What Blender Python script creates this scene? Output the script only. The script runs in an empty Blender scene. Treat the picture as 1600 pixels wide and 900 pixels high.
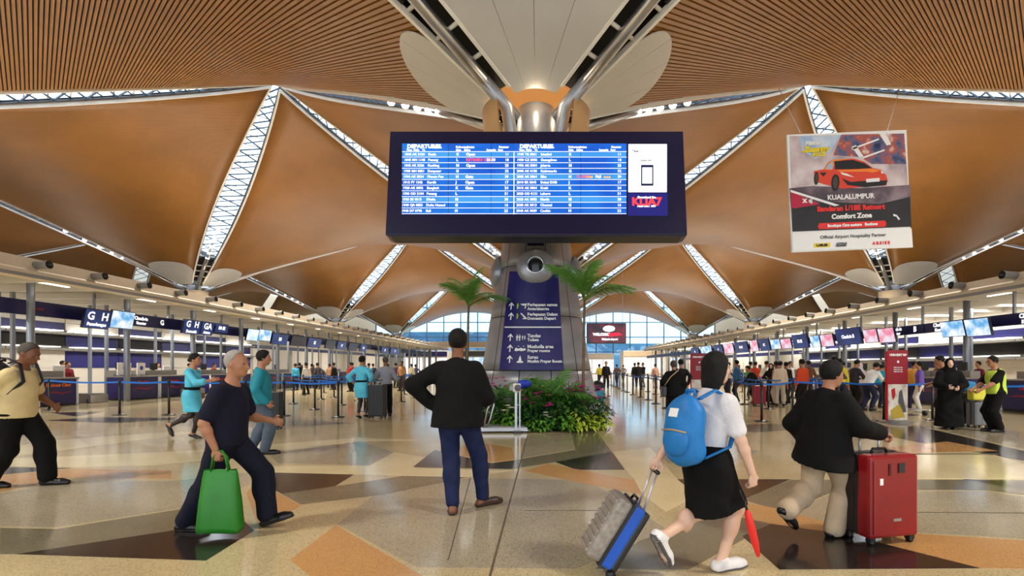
import bpy, bmesh, math, random
import numpy as np
from mathutils import Vector, Matrix, Euler
random.seed(7); np.random.seed(7)
SC = bpy.context.scene
COL = SC.collection
PI = math.pi
# ---------------------------------------------------------------- camera
CX, CZ, F = 0.28, 1.38, 800.0            # eye position and focal length in pixels of the 1600x900 frame
VX, VY = 854.0, 574.0                    # vanishing point of the hall
cam = bpy.data.cameras.new('camera'); cam.sensor_width = 36; cam.lens = 18.0
cam.shift_x = -(VX - 800) / 1600; cam.shift_y = (VY - 450) / 1600
cam.clip_start = 0.05; cam.clip_end = 600
camo = bpy.data.objects.new('camera', cam); COL.objects.link(camo)
camo.location = (CX, 0, CZ); camo.rotation_euler = (PI / 2, 0, 0); SC.camera = camo
def G(px, py):                           # floor point seen at a pixel
    Y = F * CZ / (py - VY); return Vector((CX + (px - VX) * Y / F, Y, 0))
def AT(px, py, Y): return Vector((CX + (px - VX) * Y / F, Y, CZ - (py - VY) * Y / F))
# ---------------------------------------------------------------- world, exposure
vs = SC.view_settings; vs.view_transform = 'Standard'; vs.look = 'None'; vs.gamma = 1; vs.use_curve_mapping = False
vs.exposure = 0.0
SC.cycles.max_bounces = 7; SC.cycles.diffuse_bounces = 3; SC.cycles.glossy_bounces = 3; SC.cycles.transparent_max_bounces = 10; SC.cycles.sample_clamp_indirect = 6
W = bpy.data.worlds.new('sky'); SC.world = W; W.use_nodes = True
nt = W.node_tree; bg = nt.nodes['Background']
bg.inputs[0].default_value = (0.80, 0.90, 1.0, 1); bg.inputs[1].default_value = 2.7
# ---------------------------------------------------------------- strip lights of the hall and added fill lights
def area(name, loc, rot, sx, sy, e, c=(1, .90, .76)):
    l = bpy.data.lights.new(name, 'AREA'); l.shape = 'RECTANGLE'; l.size = sx; l.size_y = sy; l.energy = e; l.color = c
    o = bpy.data.objects.new(name, l); COL.objects.link(o); o.location = loc; o.rotation_euler = rot; return o
for y in (-14, 4, 18, 32, 46, 62, 80, 98):          # unseen area lights added above canopy height to brighten the ceiling
    for s in (-1, 1):
        area('ceiling_fill_light', (s * 21, y, 4.85), (PI, 0, 0), 5, 10, 380)
        if 4 <= y <= 80: area('ceiling_fill_light', (s * 42, y, 4.85), (PI, 0, 0), 6, 10, 360)  # outer rows added beyond the canopies to even out the ceiling light
for y in (12, 24, 36, 50, 66):                      # strip lights under the canopies
    for s in (-1, 1):
        area('canopy_downlight', (s * 18.6, y, 3.85), (0, 0, 0), 1.2, 9, 460, (1, .95, .86))
for x, y in ((-15, -1), (15, -1), (-15, 29), (15, 29), (-15, 59), (15, 59), (-15, 89), (15, 89)):   # area lights added under the roof peaks to brighten the floor
    area('floor_fill_light', (x, y, 16.6), (0, 0, 0), 2.0, 2.0, 2900, (1, .92, .78)).data.spread = math.radians(112)
# ---------------------------------------------------------------- object helpers
def tag(o, label=None, cat=None, group=None, kind=None):
    if label: o['label'] = label
    if cat: o['category'] = cat
    if group: o['group'] = group
    if kind: o['kind'] = kind
    return o
def link(name, data, parent=None, mat=None):
    o = bpy.data.objects.new(name, data); COL.objects.link(o)
    if mat is not None and data is not None and hasattr(data, 'materials') and len(data.materials) == 0: data.materials.append(mat)
    if parent is not None: o.parent = parent
    return o
def empty(name, loc=(0, 0, 0), rz=0, parent=None):
    o = bpy.data.objects.new(name, None); COL.objects.link(o); o.location = loc; o.rotation_euler = (0, 0, rz)
    o.empty_display_size = .1
    if parent is not None: o.parent = parent
    return o
def copy_tree(o, parent=None):
    c = o.copy(); COL.objects.link(c); c.parent = parent
    for ch in o.children: copy_tree(ch, c)
    return c
class MB:
    """collects shapes into one mesh"""
    def __init__(s): s.v = []; s.f = []; s.m = []; s.smooth = []
    def add(s, vs, fs, mi=0, sm=False):
        n = len(s.v); s.v += [tuple(p) for p in vs]
        for f in fs: s.f.append([i + n for i in f]); s.m.append(mi); s.smooth.append(sm)
        return s
    def box(s, c, d, M=None, mi=0):
        x, y, z = d[0] / 2, d[1] / 2, d[2] / 2
        vs = [Vector((a * x, b * y, e * z)) for a in (-1, 1) for b in (-1, 1) for e in (-1, 1)]
        if M is not None: vs = [M @ p for p in vs]
        c = Vector(c); vs = [p + c for p in vs]
        return s.add(vs, [(0, 1, 3, 2), (4, 6, 7, 5), (0, 4, 5, 1), (2, 3, 7, 6), (0, 2, 6, 4), (1, 5, 7, 3)], mi)
    def bar(s, a, b, w, h, up=(0, 0, 1), mi=0):
        a, b = Vector(a), Vector(b); d = (b - a).normalized(); u = Vector(up)
        x = d.cross(u)
        if x.length < 1e-4: x = d.cross(Vector((1, 0, 0)))
        x.normalize(); u = x.cross(d)
        vs = []
        for p in (a, b):
            for i, j in ((-1, -1), (1, -1), (1, 1), (-1, 1)): vs.append(p + x * (i * w / 2) + u * (j * h / 2))
        return s.add(vs, [(3, 2, 1, 0), (4, 5, 6, 7), (0, 1, 5, 4), (1, 2, 6, 5), (2, 3, 7, 6), (3, 0, 4, 7)], mi)
    def tube(s, pts, r, n=10, cap=True, closed=False, mi=0, flat=1.0):
        pts = [Vector(p) for p in pts]; k = len(pts)
        rs = r if isinstance(r, (list, tuple)) else [r] * k
        vs = []; ref = None
        for i, p in enumerate(pts):
            if closed: d = pts[(i + 1) % k] - pts[i - 1]
            else: d = pts[min(i + 1, k - 1)] - pts[max(i - 1, 0)]
            d.normalize()
            if ref is None:
                ref = Vector((0, 0, 1)) if abs(d.z) < .9 else Vector((1, 0, 0))
            x = d.cross(ref)
            if x.length < 1e-5: x = d.orthogonal()
            x.normalize(); y = x.cross(d); ref = y
            for j in range(n):
                a = 2 * PI * j / n; vs.append(p + x * (math.cos(a) * rs[i]) + y * (math.sin(a) * rs[i] * flat))
        fs = []
        for i in range(k if closed else k - 1):
            for j in range(n):
                i2 = (i + 1) % k; fs.append((i * n + j, i * n + (j + 1) % n, i2 * n + (j + 1) % n, i2 * n + j))
        if cap and not closed:
            fs.append(tuple(range(n - 1, -1, -1))); fs.append(tuple((k - 1) * n + j for j in range(n)))
        return s.add(vs, fs, mi, n > 5)
    def lathe(s, prof, n=24, c=(0, 0, 0), M=None, mi=0, a0=0, a1=2 * PI, cap=False):
        full = abs(a1 - a0 - 2 * PI) < 1e-6; m = n if full else n + 1
        vs = []; c = Vector(c)
        for r, z in prof:
            for j in range(m):
                a = a0 + (a1 - a0) * j / n; p = Vector((r * math.cos(a), r * math.sin(a), z))
                if M is not None: p = M @ p
                vs.append(p + c)
        fs = []
        for i in range(len(prof) - 1):
            for j in range(n):
                j2 = (j + 1) % m; fs.append((i * m + j, i * m + j2, (i + 1) * m + j2, (i + 1) * m + j))
        if cap and full:
            fs.append(tuple(range(m - 1, -1, -1))); fs.append(tuple((len(prof) - 1) * m + j for j in range(m)))
        return s.add(vs, fs, mi, True)
    def prism(s, pts, z0, z1, M=None, mi=0):
        n = len(pts); ar = sum(pts[i][0] * pts[(i + 1) % n][1] - pts[(i + 1) % n][0] * pts[i][1] for i in range(n))
        if ar < 0: pts = pts[::-1]
        vs = [Vector((p[0], p[1], z0)) for p in pts] + [Vector((p[0], p[1], z1)) for p in pts]
        if M is not None: vs = [M @ p for p in vs]
        fs = [tuple(range(n - 1, -1, -1)), tuple(range(n, 2 * n))] + [(i, (i + 1) % n, n + (i + 1) % n, n + i) for i in range(n)]
        return s.add(vs, fs, mi)
    def ball(s, c, r, n=12, M=None, mi=0):
        if not isinstance(r, (tuple, list)): r = (r, r, r)
        vs = []; k = n // 2
        for i in range(k + 1):
            t = PI * i / k
            for j in range(n):
                a = 2 * PI * j / n; p = Vector((r[0] * math.sin(t) * math.cos(a), r[1] * math.sin(t) * math.sin(a), r[2] * math.cos(t)))
                if M is not None: p = M @ p
                vs.append(p + Vector(c))
        fs = [(i * n + j, (i + 1) * n + j, (i + 1) * n + (j + 1) % n, i * n + (j + 1) % n) for i in range(k) for j in range(n)]
        return s.add(vs, fs, mi, True)
    def mesh(s, name='mesh', mats=None):
        me = bpy.data.meshes.new(name); me.from_pydata(s.v, [], s.f)
        me.polygons.foreach_set('material_index', s.m); me.polygons.foreach_set('use_smooth', s.smooth)
        for m in mats or []: me.materials.append(m)
        me.update(); return me
    def build(s, name, mat, parent=None, loc=None, bevel=0):
        me = s.mesh(name, mat if isinstance(mat, (list, tuple)) else [mat])
        o = link(name, me, parent)
        if loc is not None: o.location = loc
        if bevel:
            b = o.modifiers.new('bevel', 'BEVEL'); b.width = bevel; b.segments = 2; b.limit_method = 'ANGLE'; b.angle_limit = .7
        return o
def rbox(name, c, d, mat, parent=None, bevel=0, M=None, loc=None):
    return MB().box(c, d, M).build(name, mat, parent, loc, bevel)
# ---------------------------------------------------------------- materials
MATS = {}
def mat(name, c, rough=.5, metal=0., spec=.5, emit=0., var=0., vscale=6., bump=0., bscale=40., coat=0., alpha=None, sheen=0.):
    if name in MATS: return MATS[name]
    m = bpy.data.materials.new(name); m.use_nodes = True; n = m.node_tree; b = n.nodes['Principled BSDF']
    b.inputs['Base Color'].default_value = (*c, 1); b.inputs['Roughness'].default_value = rough; b.inputs['Metallic'].default_value = metal
    b.inputs['Specular IOR Level'].default_value = spec
    if coat: b.inputs['Coat Weight'].default_value = coat; b.inputs['Coat Roughness'].default_value = .05
    if sheen: b.inputs['Sheen Weight'].default_value = sheen
    if emit:
        b.inputs['Emission Color'].default_value = (*c, 1); b.inputs['Emission Strength'].default_value = emit
    tc = None
    if var or bump: tc = n.nodes.new('ShaderNodeTexCoord')
    if var:
        t = n.nodes.new('ShaderNodeTexNoise'); t.inputs['Scale'].default_value = vscale; t.inputs['Detail'].default_value = 3
        n.links.new(tc.outputs['Object'], t.inputs['Vector'])
        r = n.nodes.new('ShaderNodeMapRange'); r.inputs[1].default_value = .3; r.inputs[2].default_value = .7; r.inputs[3].default_value = 1 - var; r.inputs[4].default_value = 1 + var
        n.links.new(t.outputs[0], r.inputs[0])
        x = n.nodes.new('ShaderNodeVectorMath'); x.operation = 'SCALE'; x.inputs[0].default_value = c
        n.links.new(r.outputs[0], x.inputs['Scale']); n.links.new(x.outputs[0], b.inputs['Base Color'])
    if bump:
        t = n.nodes.new('ShaderNodeTexNoise'); t.inputs['Scale'].default_value = bscale; t.inputs['Detail'].default_value = 2
        n.links.new(tc.outputs['Object'], t.inputs['Vector'])
        bn = n.nodes.new('ShaderNodeBump'); bn.inputs['Strength'].default_value = bump; bn.inputs['Distance'].default_value = .02
        n.links.new(t.outputs[0], bn.inputs['Height']); n.links.new(bn.outputs[0], b.inputs['Normal'])
    MATS[name] = m; return m
def sr(r, g, b):                          # sRGB 0-255 to linear
    f = lambda c: (c / 255 / 12.92) if c / 255 <= .04045 else ((c / 255 + .055) / 1.055) ** 2.4
    return (f(r), f(g), f(b))
def terrazzo(name, base, chip, amount=.5, rough=.13, scale=120):
    m = bpy.data.materials.new(name); m.use_nodes = True; n = m.node_tree; L = n.links; b = n.nodes['Principled BSDF']
    g = n.nodes.new('ShaderNodeNewGeometry')
    v = n.nodes.new('ShaderNodeTexVoronoi'); v.inputs['Scale'].default_value = scale; L.new(g.outputs['Position'], v.inputs['Vector'])
    r = n.nodes.new('ShaderNodeValToRGB'); L.new(v.outputs['Color'], r.inputs[0])
    r.color_ramp.elements[0].color = (*chip, 1); r.color_ramp.elements[1].color = (*[min(1, c * 1.18) for c in base], 1)
    r.color_ramp.elements[0].position = .12; e = r.color_ramp.elements.new(.42); e.color = (*base, 1)
    ns = n.nodes.new('ShaderNodeTexNoise'); ns.inputs['Scale'].default_value = .9; L.new(g.outputs['Position'], ns.inputs['Vector'])
    mr = n.nodes.new('ShaderNodeMapRange'); mr.inputs[1].default_value = .3; mr.inputs[2].default_value = .7; mr.inputs[3].default_value = .9; mr.inputs[4].default_value = 1.08; L.new(ns.outputs[0], mr.inputs[0])
    mx = n.nodes.new('ShaderNodeMix'); mx.data_type = 'RGBA'; mx.inputs[0].default_value = amount; mx.inputs[6].default_value = (*base, 1); L.new(r.outputs[0], mx.inputs[7])
    sc = n.nodes.new('ShaderNodeVectorMath'); sc.operation = 'SCALE'; L.new(mx.outputs[2], sc.inputs[0]); L.new(mr.outputs[0], sc.inputs['Scale'])
    L.new(sc.outputs[0], b.inputs['Base Color'])
    b.inputs['Roughness'].default_value = rough; b.inputs['Specular IOR Level'].default_value = .62
    MATS[name] = m; return m
def slat_mat(name, c, gap, freq, width):   # stripes across uv.x (metres), panel seams across uv.y
    m = bpy.data.materials.new(name); m.use_nodes = True; n = m.node_tree; L = n.links; b = n.nodes['Principled BSDF']
    uv = n.nodes.new('ShaderNodeUVMap'); s = n.nodes.new('ShaderNodeSeparateXYZ'); L.new(uv.outputs[0], s.inputs[0])
    def stripe(sock, fr, w):
        a = n.nodes.new('ShaderNodeMath'); a.operation = 'MULTIPLY'; a.inputs[1].default_value = fr; L.new(sock, a.inputs[0])
        f = n.nodes.new('ShaderNodeMath'); f.operation = 'FRACT'; L.new(a.outputs[0], f.inputs[0])
        g = n.nodes.new('ShaderNodeMath'); g.operation = 'LESS_THAN'; g.inputs[1].default_value = w; L.new(f.outputs[0], g.inputs[0]); return g
    st = stripe(s.outputs[0], freq, width); sm = stripe(s.outputs[1], .5, .02)
    ad = n.nodes.new('ShaderNodeMath'); ad.operation = 'MULTIPLY'; ad.inputs[1].default_value = -.35; L.new(sm.outputs[0], ad.inputs[0])
    sub = n.nodes.new('ShaderNodeMath'); sub.operation = 'ADD'; L.new(st.outputs[0], sub.inputs[0]); L.new(ad.outputs[0], sub.inputs[1]); sub.use_clamp = True
    no = n.nodes.new('ShaderNodeTexNoise'); no.inputs['Scale'].default_value = .35; no.inputs['Detail'].default_value = 4
    g = n.nodes.new('ShaderNodeNewGeometry'); L.new(g.outputs['Position'], no.inputs['Vector'])
    mr = n.nodes.new('ShaderNodeMapRange'); mr.inputs[1].default_value = .3; mr.inputs[2].default_value = .7; mr.inputs[3].default_value = .85; mr.inputs[4].default_value = 1.12; L.new(no.outputs[0], mr.inputs[0])
    mx = n.nodes.new('ShaderNodeMix'); mx.data_type = 'RGBA'; L.new(sub.outputs[0], mx.inputs[0]); mx.inputs[6].default_value = (*c, 1); mx.inputs[7].default_value = (*gap, 1)
    sc = n.nodes.new('ShaderNodeVectorMath'); sc.operation = 'SCALE'; L.new(mx.outputs[2], sc.inputs[0]); L.new(mr.outputs[0], sc.inputs['Scale'])
    L.new(sc.outputs[0], b.inputs['Base Color']); b.inputs['Roughness'].default_value = .42; b.inputs['Specular IOR Level'].default_value = .4
    MATS[name] = m; return m
def glass(name, tint, refl=.06):
    m = bpy.data.materials.new(name); m.use_nodes = True; n = m.node_tree; n.nodes.remove(n.nodes['Principled BSDF'])
    t = n.nodes.new('ShaderNodeBsdfTransparent'); t.inputs[0].default_value = (*tint, 1)
    g = n.nodes.new('ShaderNodeBsdfGlossy'); g.inputs['Roughness'].default_value = .03
    mx = n.nodes.new('ShaderNodeMixShader'); mx.inputs[0].default_value = refl
    n.links.new(t.outputs[0], mx.inputs[1]); n.links.new(g.outputs[0], mx.inputs[2]); n.links.new(mx.outputs[0], n.nodes['Material Output'].inputs[0])
    MATS[name] = m; return m
def obj_color_mat(name, prop, rough=.8):   # colour comes from the object's own custom property
    m = bpy.data.materials.new(name); m.use_nodes = True; n = m.node_tree; b = n.nodes['Principled BSDF']
    a = n.nodes.new('ShaderNodeAttribute'); a.attribute_type = 'OBJECT'; a.attribute_name = prop
    n.links.new(a.outputs['Color'], b.inputs['Base Color']); b.inputs['Roughness'].default_value = rough; b.inputs['Specular IOR Level'].default_value = .3
    MATS[name] = m; return m
def screen_mat(name, c0, c1, strength=1.3, scale=3., detail=4):   # lit display showing a soft two-colour picture
    m = bpy.data.materials.new(name); m.use_nodes = True; n = m.node_tree; L = n.links; b = n.nodes['Principled BSDF']
    tc = n.nodes.new('ShaderNodeTexCoord'); t = n.nodes.new('ShaderNodeTexNoise'); t.inputs['Scale'].default_value = scale; t.inputs['Detail'].default_value = detail
    L.new(tc.outputs['Object'], t.inputs['Vector'])
    r = n.nodes.new('ShaderNodeValToRGB'); r.color_ramp.elements[0].position = .4; r.color_ramp.elements[1].position = .62
    r.color_ramp.elements[0].color = (*c0, 1); r.color_ramp.elements[1].color = (*c1, 1); L.new(t.outputs[0], r.inputs[0])
    b.inputs['Base Color'].default_value = (.01, .01, .01, 1); b.inputs['Roughness'].default_value = .2
    L.new(r.outputs[0], b.inputs['Emission Color']); b.inputs['Emission Strength'].default_value = strength
    MATS[name] = m; return m
WOOD = sr(149, 101, 45)
M_slat = mat('wood_slat', WOOD, .4, var=.10, vscale=1.5)
M_shell = slat_mat('slatted_ceiling', WOOD, sr(86, 52, 22), 8, .26)
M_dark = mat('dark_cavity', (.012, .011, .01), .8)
M_petal = mat('grey_metal_panel', sr(196, 194, 190), .45, .1, var=.05, vscale=.8)
M_white = mat('white_paint', sr(226, 222, 214), .45)
M_trim = mat('white_edge', sr(235, 232, 226), .4)
M_steel = mat('brushed_steel', sr(182, 182, 184), .28, .9, var=.10, vscale=3)
M_clad = mat('column_cladding', sr(158, 160, 166), .34, .45, var=.12, vscale=2.2)
M_greyp = mat('grey_paint', sr(150, 150, 150), .4, .3)
M_black = mat('black_plastic', (.012, .012, .013), .35)
M_navy = mat('navy_panel', sr(24, 24, 82), .35, var=.05)
M_navyd = mat('dark_navy_case', sr(18, 18, 60), .3)
M_truss = mat('blue_grey_truss', sr(70, 92, 120), .4, .3)
M_glass = glass('skylight_glass', (.86, .94, 1.0))
M_fglass = glass('facade_glass', (.72, .88, .96), .08)
M_beige = mat('canopy_beige', sr(214, 200, 178), .5, var=.04)
M_warm = mat('warm_beige', sr(220, 176, 122), .5)
M_light = mat('light_tube', (1, .97, .9), emit=6)
M_lamp = mat('lamp_lens', (1, .98, .95), emit=14)
M_belt = mat('blue_belt', sr(20, 110, 205), .6)
M_red = mat('red_print', sr(190, 24, 34), .5)
M_redbright = mat('bright_red_print', sr(232, 44, 36), .5)
M_orange = mat('orange_print', sr(240, 120, 30), .5)
M_yellow = mat('yellow_print', sr(240, 214, 40), .5)
M_wprint = mat('white_print', sr(245, 245, 245), .5)
M_kprint = mat('black_print', sr(18, 18, 20), .5)
M_gprint = mat('grey_print', sr(90, 92, 98), .5)
FONT_OBJS = []
def text(name, body, size, M, m, parent=None, align='LEFT', bold=0.0, sp=1.0, width=None, shear=0):
    c = bpy.data.curves.new(name, 'FONT'); c.body = body; c.size = size; c.align_x = align; c.align_y = 'CENTER'; c.offset = bold
    c.space_line = sp; c.shear = shear; c.resolution_u = 2; c.extrude = 0.0015
    o = link(name, c, parent, m); o.matrix_local = M
    if width:
        o.scale = (width, 1, 1)
    return o
def frame(o, x, y):                       # matrix whose local x and y span a face, z = outward normal
    x = Vector(x).normalized(); y = Vector(y).normalized(); z = x.cross(y)
    return Matrix(((x.x, y.x, z.x, o[0]), (x.y, y.y, z.y, o[1]), (x.z, y.z, z.z, o[2]), (0, 0, 0, 1)))
# ================================================================ FLOOR
T_cream = terrazzo('terrazzo_cream', sr(196, 180, 140), sr(120, 104, 76), .55)
T_pale = terrazzo('terrazzo_pale', sr(222, 208, 166), sr(180, 160, 120), .4)
T_grey = terrazzo('terrazzo_grey', sr(170, 160, 136), sr(98, 92, 82), .6, scale=110)
T_tan = terrazzo('terrazzo_tan', sr(196, 150, 96), sr(140, 98, 58), .5)
T_olive = terrazzo('terrazzo_olive', sr(122, 116, 96), sr(70, 66, 52), .25)
T_black = terrazzo('terrazzo_black', sr(44, 38, 36), sr(32, 28, 28), .25)
fm = MB(); fm.box((0, 45, -.15), (150, 160, .3)); floor = fm.build('floor', T_cream)
tag(floor, 'polished cream terrazzo hall floor with dark and tan inlays', 'floor', kind='structure')
PANELS = [
 ('grey', [(527,819),(588,771),(735,747),(918,750),(1045,829),(1000,845),(900,889),(650,886)]),
 ('grey', [(420,710),(560,690),(615,706),(577,727),(435,724)]),
 ('grey', [(0,772),(105,752),(268,752),(420,735),(402,750),(330,786),(88,824),(0,823)]),
 ('grey', [(1340,768),(1430,768),(1540,768),(1600,776),(1600,842),(1330,826),(1230,800),(1310,768)]),
 ('grey', [(1018,700),(1075,690),(1190,705),(1150,722),(1045,724)]),
 ('grey', [(1480,674),(1560,670),(1600,676),(1600,702)]),
 ('grey', [(823,680),(893,676),(898,702),(812,716)]),
 ('grey', [(230,655),(400,640),(520,660),(330,672)]),
 ('olive', [(0,825),(88,827),(330,788),(380,813),(290,826),(25,866),(0,866)]),
 ('black', [(25,866),(290,826),(380,813),(397,829),(322,876)]),
 ('black', [(0,730),(110,731.5),(0,742)]),
 ('tan', [(0,743),(112,732.5),(268,735),(268,748),(105,747),(0,768)]),
 ('pale', [(0,717),(130,712),(300,704),(560,684),(650,688),(560,689),(420,709),(240,727),(120,729),(0,728)]),
 ('pale', [(0,704),(60,690),(250,676),(330,673),(200,690),(80,706),(0,714)]),
 ('black', [(400,738),(553,741.5),(523,760),(440,771.5),(402,752)]),
 ('olive', [(440,772),(523,760),(630,744),(730,746),(600,773),(470,788.5)]),
 ('tan', [(402,753),(470,790),(405,827),(395,800),(385,770)]),
 ('tan', [(525,821),(668,905),(490,905),(453,875)]),
 ('pale', [(420,728),(577,728),(616,707),(700,720),(645,731),(760,735),(800,735),(735,745),(630,743),(553,741),(400,737)]),
 ('black', [(645,730),(679,703),(768,724),(805,719),(800,733)]),
 ('tan', [(700,706),(740,690),(800,700),(805,718),(768,723)]),
 ('olive', [(805,719),(899,703),(892,674),(931,672),(956,706),(868,722),(800,733)]),
 ('black', [(868,722),(956,706),(976,734),(900,734)]),
 ('tan', [(820,736),(856,725),(990,750),(1003,773),(900,753)]),
 ('pale', [(978,735),(958,706),(1016,700),(1055,745),(1090,775),(1040,800),(1003,773),(992,750)]),
 ('black', [(1058,749),(1235,749),(1160,781),(1130,779),(1090,775)]),
 ('olive', [(1235,750),(1600,750),(1600,773),(1540,766),(1310,765),(1228,800),(1160,781)]),
 ('black', [(1505,749),(1600,753),(1600,767)]),
 ('tan', [(1128,779),(1215,795),(1330,828),(1600,845),(1600,889),(1531,888),(1205,819),(1100,790)]),
 ('olive', [(930,889),(1076,890),(1205,819),(1130,803),(1000,845)]),
 ('black', [(1160,838),(1205,819),(1320,835),(1531,888),(1218,890)]),
 ('black', [(1290,667),(1440,667),(1600,705),(1600,720),(1430,690),(1370,678)]),
 ('pale', [(1310,711),(1555,711),(1600,725),(1600,748),(1310,748)]),
 ('black', [(78,645),(160,643),(120,651)]),
 ('black', [(70,657),(150,652),(300,654),(180,661)]),
 ('olive', [(330,661),(440,655),(560,662),(400,668)]),
 ('olive', [(1090,668),(1200,662),(1290,668),(1180,676)]),
 ('tan', [(1380,700),(1480,690),(1560,705),(1420,708)]),
]
TM = dict(grey=T_grey, olive=T_olive, black=T_black, tan=T_tan, pale=T_pale)
for i, (k, pts) in enumerate(PANELS):
    g = [G(*p) for p in pts]; c = sum(g, Vector()) / len(g)
    MB().prism([(p.x - c.x, p.y - c.y) for p in g], -.02, .0010 + .00007 * i).build('terrazzo_panel', TM[k], floor, (c.x, c.y, 0))
M_joint = mat('dark_joint', sr(92, 84, 70), .6)
for a, b, w in (((765,902),(826,674),.014), ((700,876),(735,747),.006), ((1310,709.5),(1560,709.5),.05), ((1340,800),(1600,802),.012), ((820,798),(1000,798),.006)):
    MB().bar(G(*a) + Vector((0, 0, .002)), G(*b) + Vector((0, 0, .002)), w, .0050).build('floor_joint', M_joint, floor)
# ================================================================ ROOF: saddle shells between columns and peaks
S, YC, ZL, ZH = 30.0, 14.0, 7.75, 17.5
LR = S / math.sqrt(2)
def gap(t): return .20 + .62 * max(0, math.sin(PI * min(max(t, 0), 1))) ** .8
def hyp(K, P1, P2, u, v, dz=0):
    return Vector((K[0] + u * (P1[0] - K[0]) + v * (P2[0] - K[0]), K[1] + u * (P1[1] - K[1]) + v * (P2[1] - K[1]), ZL + (ZH - ZL) * (u + v - 2 * u * v) + dz))
def warp(u, v):
    e0 = gap(v) / LR; e1 = gap(u) / LR
    return e0 + u * (1 - 2 * e0), e1 + v * (1 - 2 * e1)
def shell(K, P1, P2, n=22, lift=0, m=None, bx=0):
    """underside, side curbs and top of one shell; uv.x runs across the slats"""
    me = bpy.data.meshes.new('ceiling'); vs = []; uvs = []
    for dz in (lift, lift + .28):
        for i in range(n + 1):
            for j in range(n + 1):
                u, v = warp(i / n, j / n); vs.append(hyp(K, P1, P2, u, v, dz)); uvs.append((u * LR, v * LR))
    N = n + 1; q = lambda i, j, k: k * N * N + i * N + j
    fs, mi = [], []
    for i in range(n):
        for j in range(n):
            if i == j and i in (0, n - 1): continue      # open round the column heads
            fs.append((q(i, j, 0), q(i + 1, j, 0), q(i + 1, j + 1, 0), q(i, j + 1, 0))); mi.append(0)
            fs.append((q(i, j, 1), q(i, j + 1, 1), q(i + 1, j + 1, 1), q(i + 1, j, 1))); mi.append(1)
    for i in range(n):
        for a, b in (((i, 0), (i + 1, 0)), ((i + 1, n), (i, n)), ((0, i + 1), (0, i)), ((n, i), (n, i + 1))):
            if (i == 0 and 0 in (a[0], a[1]) and a[0] + a[1] <= 1 and b[0] + b[1] <= 1) or (i == n - 1 and a[0] + a[1] >= 2 * n - 1 and b[0] + b[1] >= 2 * n - 1): continue
            fs.append((q(*a, 0), q(*a, 1), q(*b, 1), q(*b, 0))); mi.append(1)
    me.from_pydata(vs, [], fs); uvl = me.uv_layers.new(name='UVMap')
    for l in me.loops:
        uu = uvs[l.vertex_index]; uvl.data[l.index].uv = uu if not bx else (uu[1], uu[0])
    me.polygons.foreach_set('material_index', mi); me.polygons.foreach_set('use_smooth', [k == 0 for k in mi])
    me.materials.append(m or M_shell); me.materials.append(M_dark)
    o = link('ceiling', me); tag(o, kind='structure'); return o
XS = (-60, -30, 0, 30, 60); YS = (-16, 14, 44, 74, 104)
side_word = {-45: 'far left', -15: 'left', 15: 'right', 45: 'far right'}
for y in YS:                                   # shells spanning between neighbours in a row
    for x in (-60, -30, 0, 30):
        K = (x, y) if x >= 0 else (x + S, y)   # start at the corner nearer the hall axis
        s = 1 if x >= 0 else -1
        P1 = (K[0] + s * S / 2, y - S / 2); P2 = (K[0] + s * S / 2, y + S / 2)
        near = y == 14 and K[0] == 0
        if near:
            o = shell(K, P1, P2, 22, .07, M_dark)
            tag(o, 'near ceiling shell of long wooden slats on the %s of the central column' % ('right' if s > 0 else 'left'), 'ceiling')
            rest = MB(); nsl = 168
            for i in range(nsl):
                u0, u1 = (i + .14) / nsl, (i + .80) / nsl; pts = []
                for dz in (0, .055):
                    va = .05 if u1 < .05 else 0
                    for (uu, vv) in ((u0, va), (u1, va), (u1, 1), (u0, 1)):
                        a, b = warp(uu, vv); pts.append(hyp(K, P1, P2, a, b, dz))
                fs = [(0, 1, 2, 3), (7, 6, 5, 4), (0, 4, 5, 1), (1, 5, 6, 2), (2, 6, 7, 3), (3, 7, 4, 0)]
                # subdivide nothing: the rulings of the saddle are straight, so each slat is a straight board
                if u0 < .53: MB().add(pts, fs).build('slat', M_slat, o)
                else: rest.add(pts, fs)
            r = rest.build('slat_run', M_slat, o); r['kind'] = 'stuff'
        else:
            o = shell(K, P1, P2, bx=1 if y > 14 else 0)
            tag(o, 'slatted timber saddle shell of the roof', 'ceiling')
for x in XS:                                   # shells spanning along the hall
    for y in YS[:-1]:
        K = (x, y); P1 = (x - S / 2, y + S / 2); P2 = (x + S / 2, y + S / 2)
        o = shell(K, P1, P2, bx=1 if x > 0 else 0); tag(o, 'slatted timber saddle shell of the roof', 'ceiling')
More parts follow.
